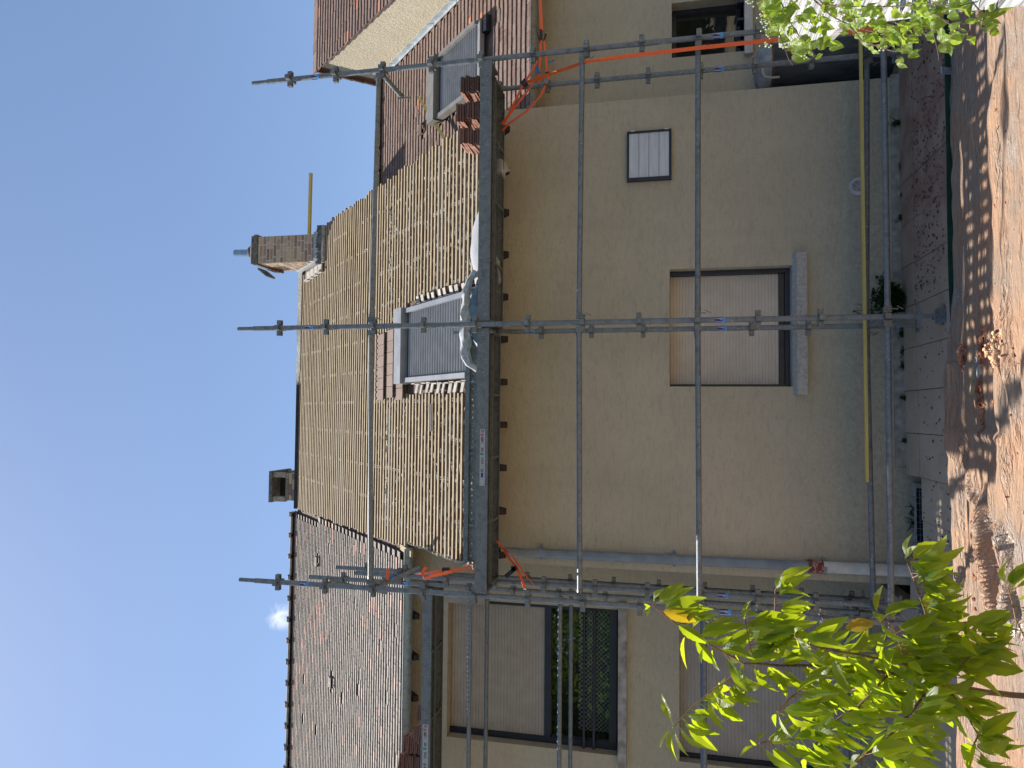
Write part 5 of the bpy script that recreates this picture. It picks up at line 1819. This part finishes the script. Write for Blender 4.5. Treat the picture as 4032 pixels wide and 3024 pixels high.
def weed(x, y, z, h, nst, lw, label, spread=0.6, nl=9):
    t = thing('weed', label, 'weed', (x, y, z))
    mb = MB(); ml = MB()
    for i in range(nst):
        dd = (random.uniform(-spread, spread), random.uniform(-0.35, 0.02), 1)
        m2 = MB(); sprig(m2, (x + random.uniform(-0.05, 0.05) * spread, y, z), dd, h * random.uniform(0.5, 1.05), nl, lw)
        mb.v += m2.v and [] or []
        for f, mi in zip(m2.f, m2.m):
            tgt = mb if mi == 0 else ml
            tgt.add([m2.v[k] for k in f], [tuple(range(len(f)))])
    mb.build('stem', M['weed'], t); o = ml.build('foliage', M['weed'], t); o['kind'] = 'stuff'
    return t
weed(0.29, 0.84, -0.05, 0.34, 60, 0.066, 'large bushy dark weed at the foot of the main wall', 0.85, 14)
w_ = weed(0.18, 0.86, -0.05, 0.62, 6, 0.046, 'thin weed with tall bare stems rising beside the bushy one', 0.3, 16)
for x, h, n, lb in [(1.985, 0.13, 10, 'spiky tuft of weed at the right end of the wall'), (1.07, 0.09, 5, 'low rounded weed below the vent grille'), (-0.03, 0.07, 7, 'small weed directly behind the central scaffold foot'),
                    (-0.20, 0.06, 6, 'bright mossy weed just left of the central scaffold foot'), (-0.33, 0.07, 6, 'mossy weed second left of the central scaffold foot'), (-0.64, 0.07, 4, 'small upright weed midway along the left wall foot'),
                    (-1.02, 0.06, 4, 'small weed nearest the downpipe at the wall foot'), (1.55, 0.04, 4, 'tiny weed in the joint right of the vent grille'), (1.28, 0.04, 4, 'tiny weed in the joint under the vent grille')]:
    weed(x, 0.915, -0.06, h, n, 0.028, lb, 0.7, 7)
weed(-1.75, 0.93, -0.12, 0.10, 14, 0.010, 'dry dead creeper clinging above the cellar window', 1.8, 10)

# ================================================================== FOREGROUND PLANTS
def leaf_mesh(name, L, W, fold_, curl, heart, mat, serr=0.0, pet=0.02, wave=0.0):
    mb = MB(); n = 12; vs = []; fs = []
    cols = (-1, -0.5, 0, 0.5, 1)
    for i in range(n + 1):
        t = i / n
        if heart: w = W * (math.sin(math.pi * min(1, (t * 0.93 + 0.07)) ** 0.62)) ** 0.9
        else: w = W * max(0.0, math.sin(math.pi * t ** 0.85)) ** 0.85 * (1 - 0.18 * t)
        w = max(w, 0.0008 if i < n else 0.0)
        if serr and 0 < i < n: w *= 1 + serr * (1 if i % 2 else -1)
        ang = curl * t
        y = pet + L * t * (1 - 0.18 * curl * t); z = -L * 0.42 * curl * t * t
        for c in cols:
            zz = abs(c) * w * fold_ + wave * w * math.sin(t * 9 + c * 2.3)
            vs.append((c * w, y, z + zz))
    m = len(cols)
    for i in range(n):
        for k in range(m - 1):
            fs.append((i * m + k, i * m + k + 1, (i + 1) * m + k + 1, (i + 1) * m + k))
    mb.add(vs, fs)
    mb.mi = 1
    mb.poly([(0, 0, 0.004), (0, pet * 0.5, 0.001), (0, pet + 0.002, 0)], 0.0010, 4)
    return mb.mesh(name, [mat, M['twig']], True)


def orient(base, d, nrm, scale=1.0):
    d = Vector(d).normalized(); nrm = Vector(nrm); z = (nrm - d * nrm.dot(d))
    z = z.normalized() if z.length > 1e-4 else d.orthogonal().normalized()
    x = d.cross(z)
    m = Matrix((x, d, z)).transposed().to_4x4()
    m = m @ Matrix.Scale(scale, 4)
    m.translation = base
    return m


CL = [leaf_mesh('leaf', 0.108 * k, 0.0215 * w, f, c, False, M['leaf'], 0.05, 0.022, wv) for k, w, f, c, wv in
      [(1, 0.85, 0.45, 0.45, 0.05), (1.1, 0.9, 0.7, 0.7, 0.10), (0.9, 0.8, 0.3, 0.3, 0.12), (1.05, 0.95, 0.9, 0.85, 0.06), (0.8, 0.8, 0.55, 1.1, 0.15), (1.15, 1.0, 0.5, 0.6, 0.1)]]
CLY = leaf_mesh('leaf', 0.11, 0.022, 0.4, 0.5, False, M['leaf_old'], 0.05, 0.022, 0.1)
VL = [leaf_mesh('leaf', 0.042 * k, 0.0150 * w, f, c, True, M['vine'], 0.0, 0.010, wv) for k, w, f, c, wv in
      [(1, 1, 0.3, 0.4, 0.15), (1.15, 1.1, 0.45, 0.8, 0.2), (0.85, 0.9, 0.2, 0.3, 0.25), (1.25, 1.1, 0.6, 0.6, 0.12), (0.65, 0.8, 0.3, 0.9, 0.2)]]

tree = thing('cherry_tree', 'young cherry tree with long serrated sunlit leaves in the left foreground', 'tree', (-1.85, -3.3, 0.2))
BR = [  # pixel polylines read from the photograph with a distance, radius, leaf spacing in metres
    ([(4300, 2790, 2.62), (4032, 2742, 2.60), (3880, 2725, 2.58), (3700, 2700, 2.56)], 0.012, 0, 'trunk'),
    ([(3700, 2700, 2.56), (3500, 2650, 2.55), (3280, 2620, 2.58), (3080, 2620, 2.62), (2920, 2610, 2.62)], 0.007, 0.020, 'branch'),
    ([(2920, 2605, 2.62), (2800, 2540, 2.60), (2670, 2465, 2.56), (2570, 2385, 2.50)], 0.0036, 0.026, 'branch'),
    ([(2920, 2640, 2.62), (2810, 2712, 2.66), (2720, 2790, 2.68), (2652, 2862, 2.66)], 0.0034, 0.026, 'branch'),
    ([(2960, 2575, 2.60), (2945, 2500, 2.55), (2935, 2440, 2.50)], 0.003, 0.020, 'branch'),
    ([(3060, 2590, 2.62), (3050, 2440, 2.55), (3052, 2330, 2.50)], 0.003, 0.026, 'branch'),
    ([(3680, 2645, 2.55), (3500, 2600, 2.45), (3330, 2570, 2.40), (3200, 2545, 2.36), (3130, 2510, 2.32)], 0.005, 0.034, 'branch'),
    ([(3680, 2690, 2.55), (3600, 2790, 2.40), (3500, 2900, 2.28), (3420, 2965, 2.2), (3350, 3020, 2.15)], 0.006, 0.030, 'branch'),
    ([(3690, 2660, 2.55), (3668, 2520, 2.48), (3640, 2400, 2.42), (3600, 2280, 2.36), (3565, 2200, 2.32)], 0.0042, 0.020, 'branch'),
    ([(3250, 2860, 2.66), (3173, 2902, 2.60), (3080, 2918, 2.55), (2990, 2930, 2.50)], 0.0036, 0.024, 'branch'),
    ([(3500, 2655, 2.55), (3380, 2780, 2.62), (3250, 2860, 2.66), (3170, 3000, 2.6)], 0.005, 0.020, 'branch'),
    ([(4120, 2560, 2.5), (4040, 2520, 2.45), (4000, 2440, 2.42), (3985, 2370, 2.40), (3972, 2320, 2.38)], 0.0032, 0.038, 'branch'),
    ([(3720, 2680, 2.56), (3800, 2610, 2.45), (3850, 2540, 2.40), (3800, 2450, 2.36)], 0.004, 0.020, 'branch'),
    ([(3720, 2700, 2.56), (3800, 2800, 2.42), (3850, 2900, 2.36), (3800, 3000, 2.3)], 0.004, 0.021, 'branch'),
    ([(3480, 2660, 2.55), (3400, 2700, 2.7), (3300, 2740, 2.8), (3220, 2730, 2.85)], 0.004, 0.020, 'branch'),
    ([(3600, 2680, 2.56), (3560, 2580, 2.4), (3520, 2480, 2.35), (3450, 2430, 2.32)], 0.0035, 0.026, 'branch'),
    ([(3280, 2625, 2.58), (3180, 2690, 2.5), (3100, 2760, 2.45), (3060, 2800, 2.42)], 0.0035, 0.021, 'branch'),
    ([(3600, 2900, 2.5), (3480, 3000, 2.4), (3400, 3080, 2.3)], 0.0035, 0.026, 'branch'),
]
LEAVES = []
DOWN = Vector((0, 0, -1)); TOC = Vector((0, -1, 0))
for pts, r, sp, nm in BR:
    P = [at(*p) for p in pts]
    # smooth the polyline
    Q_ = [P[0]]
    for a, b in zip(P[:-1], P[1:]):
        for k in (1, 2, 3): Q_.append(a.lerp(b, k / 3) + Vector((noise.noise(a * 9 + Vector((k, 0, 0))), noise.noise(a * 7), 0)) * 0.004)
    mb = MB(); mb.poly(Q_, r, 8, r * (0.5 if nm != 'trunk' else 0.8))
    mb.build(nm, M['bark'] if r > 0.004 else M['twig'], tree, True)
    if not sp: continue
    tot = 0.0; nxt = 0.02
    side = 1
    for a, b in zip(Q_[:-1], Q_[1:]):
        seg = (b - a).length; d = (b - a).normalized()
        while nxt < tot + seg:
            q = a + d * (nxt - tot)
            last = False
            across = d.cross(TOC).normalized()
            side = -side
            rx = random.gauss(0, 1)
            dirn = d * 0.40 + across * side * random.uniform(0.25, 0.75) + DOWN * random.uniform(0.45, 1.25) + Vector((random.gauss(0, 0.2), random.uniform(-0.5, 0.35), 0))
            nr = Vector((random.gauss(0, 0.45), random.uniform(-0.9, 0.5), random.uniform(0.35, 1.0)))
            me = CLY if random.random() < 0.012 else random.choice(CL)
            LEAVES.append((me, orient(q, dirn, nr, random.uniform(0.9, 1.38))))
            nxt += sp * 0.60 * random.uniform(0.7, 1.3)
        tot += seg
    # tip leaves
    for k in range(3):
        dirn = (Q_[-1] - Q_[-2]).normalized() * 0.8 + DOWN * random.uniform(0.0, 0.9) + Vector((random.gauss(0, 0.4), random.gauss(0, 0.3), 0))
        LEAVES.append((random.choice(CL), orient(Q_[-1], dirn, (random.gauss(0, 0.5), -0.3, 0.9), random.uniform(0.55, 0.95))))
LEAVES.sort(key=lambda q: (q[1].translation - Vector(CAM)).length)
mf = MB()
for i, (me, mt) in enumerate(LEAVES):
    if i < 296:
        link('leaf', me, tree, mat=mt)
    else:
        mf.add([mt @ v.co for v in me.vertices], [tuple(p.vertices) for p in me.polygons])
if mf.v:
    mf.build('foliage', M['leaf'], tree, True)['kind'] = 'stuff'


# weathered white plank at the right edge, on two posts
BZ = 1.45
def onB(ix, iy, z=BZ): return onP(ix, iy, (0, 0, z), (0, 0, 1))
mb = MB()
out = [onB(3067, 187), onB(3114, 191), onB(3225, 187), onB(3285, 122), onB(3334, 95), onB(3442, 90), onB(3771, 48), onB(4032, 23), onB(4300, -6)]
dr = Vector((0.47, 0.88, 0)).normalized()
out += [onB(4300, -6) + Vector((0.75, -0.40, 0)), onB(3067, 187) + Vector((0.70, 0.10, 0))]
n = len(out)
mb.add([p for p in out] + [p - Vector((0, 0, 0.035)) for p in out], [tuple(range(n)), tuple(range(2 * n - 1, n - 1, -1))] + [(i, n + i, n + (i + 1) % n, (i + 1) % n) for i in range(n)])
wb = thing('bench_top', 'weathered white plank surface under trailing vine at the right edge', 'plank', (0.9, -3.6, 0.2))
mb.build('plank_top', M['white_wood'], wb)
for c in ((1.35, -2.9), (0.75, -4.6)):
    mb = MB(); mb.box(c[0] - 0.05, c[0] + 0.05, c[1] - 0.05, c[1] + 0.05, 0.0, BZ - 0.036); mb.build('post', M['white_wood'], wb)

# climbing vine trailing over it
vine = thing('climbing_vine', 'climbing vine with small heart shaped leaves and buds at upper right', 'vine', (0.9, -3.5, 1.4))
def vdepth(ix):
    return max(1.62, min(2.35, 2.45 - (ix - 3000) * 0.0011))
STEMS = [[(3090, -60), (3250, 30), (3330, 85), (3420, 120), (3520, 140), (3620, 142)], [(3190, -20), (3240, 12), (3420, 18), (3580, 24), (3760, 20), (3880, -10)],
         [(3060, -20), (3100, 80), (3140, 140), (3210, 200)], [(3650, 140), (3690, 150), (3706, 210), (3710, 240)], [(3862, -20), (3866, 60), (3868, 110)],
         [(3330, 85), (3400, 160), (3470, 190), (3540, 200)], [(3000, -40), (3040, 60), (3070, 150), (3100, 230), (3120, 260)], [(3690, 60), (3760, 100), (3800, 120)]]
mb = MB()
for st in STEMS:
    pts = [at(ix, iy, vdepth(ix) - 0.06) for ix, iy in st]
    pts = dens(pts, 3)
    pts = [p + Vector((noise.noise(p * 6), noise.noise(p * 8), noise.noise(p * 7))) * 0.012 for p in pts]
    mb.poly(pts, 0.0022, 6, 0.0012)
mb.build('stem', M['vstem'], vine, True)
ENV = [(2950, 60), (3010, 90), (3060, 170), (3090, 210), (3110, 265), (3150, 150), (3200, 240), (3225, 235), (3260, 190), (3300, 140), (3340, 150), (3400, 180), (3450, 200), (3480, 170), (3530, 250), (3560, 255), (3600, 160), (3650, 170), (3700, 200), (3740, 160), (3770, 120), (3800, 160), (3840, 150), (3880, 165), (3920, 60), (4000, 45)]
def env(ix):
    for (a, b), (c, d) in zip(ENV[:-1], ENV[1:]):
        if a <= ix <= c: return b + (d - b) * (ix - a) / (c - a)
    return 0
cnt = 0
while cnt < 265:
    ix = random.uniform(2985, 3900) if random.random() < 0.97 else random.uniform(3900, 4032)
    e = env(ix); iy = -30 + (e + 20) * random.random() ** 0.85
    dn = 0.5 if 3230 < ix < 3330 and iy > 60 else 1.0
    if ix > 3720: dn = 0.35 if iy < 60 else 0.5
    if random.random() > dn: continue
    d = vdepth(ix) - random.uniform(0.0, 0.14)
    p = at(ix, iy, d)
    dirn = Vector((random.gauss(-0.15, 0.5), random.gauss(-0.1, 0.4), random.uniform(-1.1, -0.1)))
    nr = Vector((random.gauss(0, 0.6), random.uniform(-1.0, 0.4), random.uniform(0.1, 1.0)))
    link('leaf', random.choice(VL), vine, mat=orient(p, dirn, nr, random.uniform(0.65, 1.1) * d / 2.1))
    cnt += 1
mb = MB(); ms_ = MB()
for cx, cy, k in [(2960, 8, 10), (3000, 78, 12), (3025, 100, 12), (3012, 125, 9), (3020, 175, 9), (3160, 212, 10), (3085, 180, 6), (3475, 185, 8), (3230, 60, 6), (3330, 30, 6), (3010, 55, 9)]:
    for i in range(k):
        ix = cx + random.gauss(0, 12); iy = cy + random.gauss(0, 10)
        p = at(ix, iy, vdepth(ix) - 0.05 + random.gauss(0, 0.01)); c = at(cx, cy - 8, vdepth(cx) - 0.05)
        r = random.uniform(0.0022, 0.0036)
        mb.lathe([(0, -r), (r * 0.8, -r * 0.6), (r, 0), (r * 0.8, r * 0.6), (0, r)], p, 6)
        ms_.poly([c, (c + p) / 2 + Vector((0, 0, 0.002)), p], 0.0007, 4)
mb.build('flower_buds', M['bud'], vine, True)['kind'] = 'stuff'
ms_.build('flower_stalks', M['vine'], vine)['kind'] = 'stuff'

# ================================================================== TREES BEHIND THE PHOTOGRAPHER (mirrored in the left window)
def garden_tree(x, y, h, rad, label, nl=15000):
    t = thing('garden_tree', label, 'tree', (x, y, 0.4), 'trees behind the photographer')
    mb = MB(); mb.poly([(x, y, 0.3), (x + 0.1, y, h * 0.3), (x - 0.05, y + 0.1, h * 0.55), (x, y, h * 0.85)], 0.16, 8, 0.03)
    for i in range(7):
        a = i * 0.9; z = h * (0.3 + 0.07 * i)
        mb.poly([(x, y, z), (x + math.cos(a) * rad * 0.5, y + math.sin(a) * rad * 0.5, z + h * 0.1), (x + math.cos(a) * rad * 0.85, y + math.sin(a) * rad * 0.85, z + h * 0.16)], 0.05, 6, 0.015)
    mb.build('trunk', M['bark'], t, True)
    ml = MB()
    cl = []
    for i in range(70):
        v = Vector((random.gauss(0, 1), random.gauss(0, 1), random.gauss(0, 1))).normalized() * random.uniform(0.45, 0.95)
        cl.append((Vector((x + v.x * rad, y + v.y * rad, h * 0.62 + v.z * h * 0.36)), rad * random.uniform(0.22, 0.42)))
    for i in range(nl):
        c, r = random.choice(cl)
        v = Vector((random.gauss(0, 1), random.gauss(0, 1), random.gauss(0, 1))).normalized() * r * random.random() ** 0.4
        q = c + v
        d = Vector((random.gauss(0, 1), random.gauss(0, 1), random.gauss(-0.6, 0.6))).normalized(); s_ = d.orthogonal().normalized()
        l = random.uniform(0.18, 0.36)
        ml.add([q, q + d * l * 0.5 + s_ * l * 0.22, q + d * l, q + d * l * 0.5 - s_ * l * 0.22], [(0, 1, 2, 3)])
    ml.build('crown', M['tree_leaf'], t)['kind'] = 'stuff'
garden_tree(-13.4, -15.0, 10.6, 3.5, 'tall leafy garden tree mirrored in the left window')
garden_tree(-9.2, -13.6, 6.3, 2.2, 'smaller leafy garden tree mirrored in the left window', 2600)
garden_tree(-15.5, -16.5, 8.4, 3.0, 'broad leafy garden tree farthest left behind the viewer')
garden_tree(-11.0, -20.0, 9.5, 4.2, 'wide leafy garden tree behind the other two, mirrored in the window')
garden_tree(11.0, -13.0, 3.9, 2.6, 'low leafy garden tree added to darken the right window reflection')  # unseen pair added so the right pane mirrors dark leaves, not bright ground
garden_tree(15.0, -14.5, 4.6, 3.0, 'wider leafy garden tree added to darken the right window reflection')
garden_tree(7.0, -17.0, 6.5, 2.6, 'leafy garden tree behind the viewer on the right')
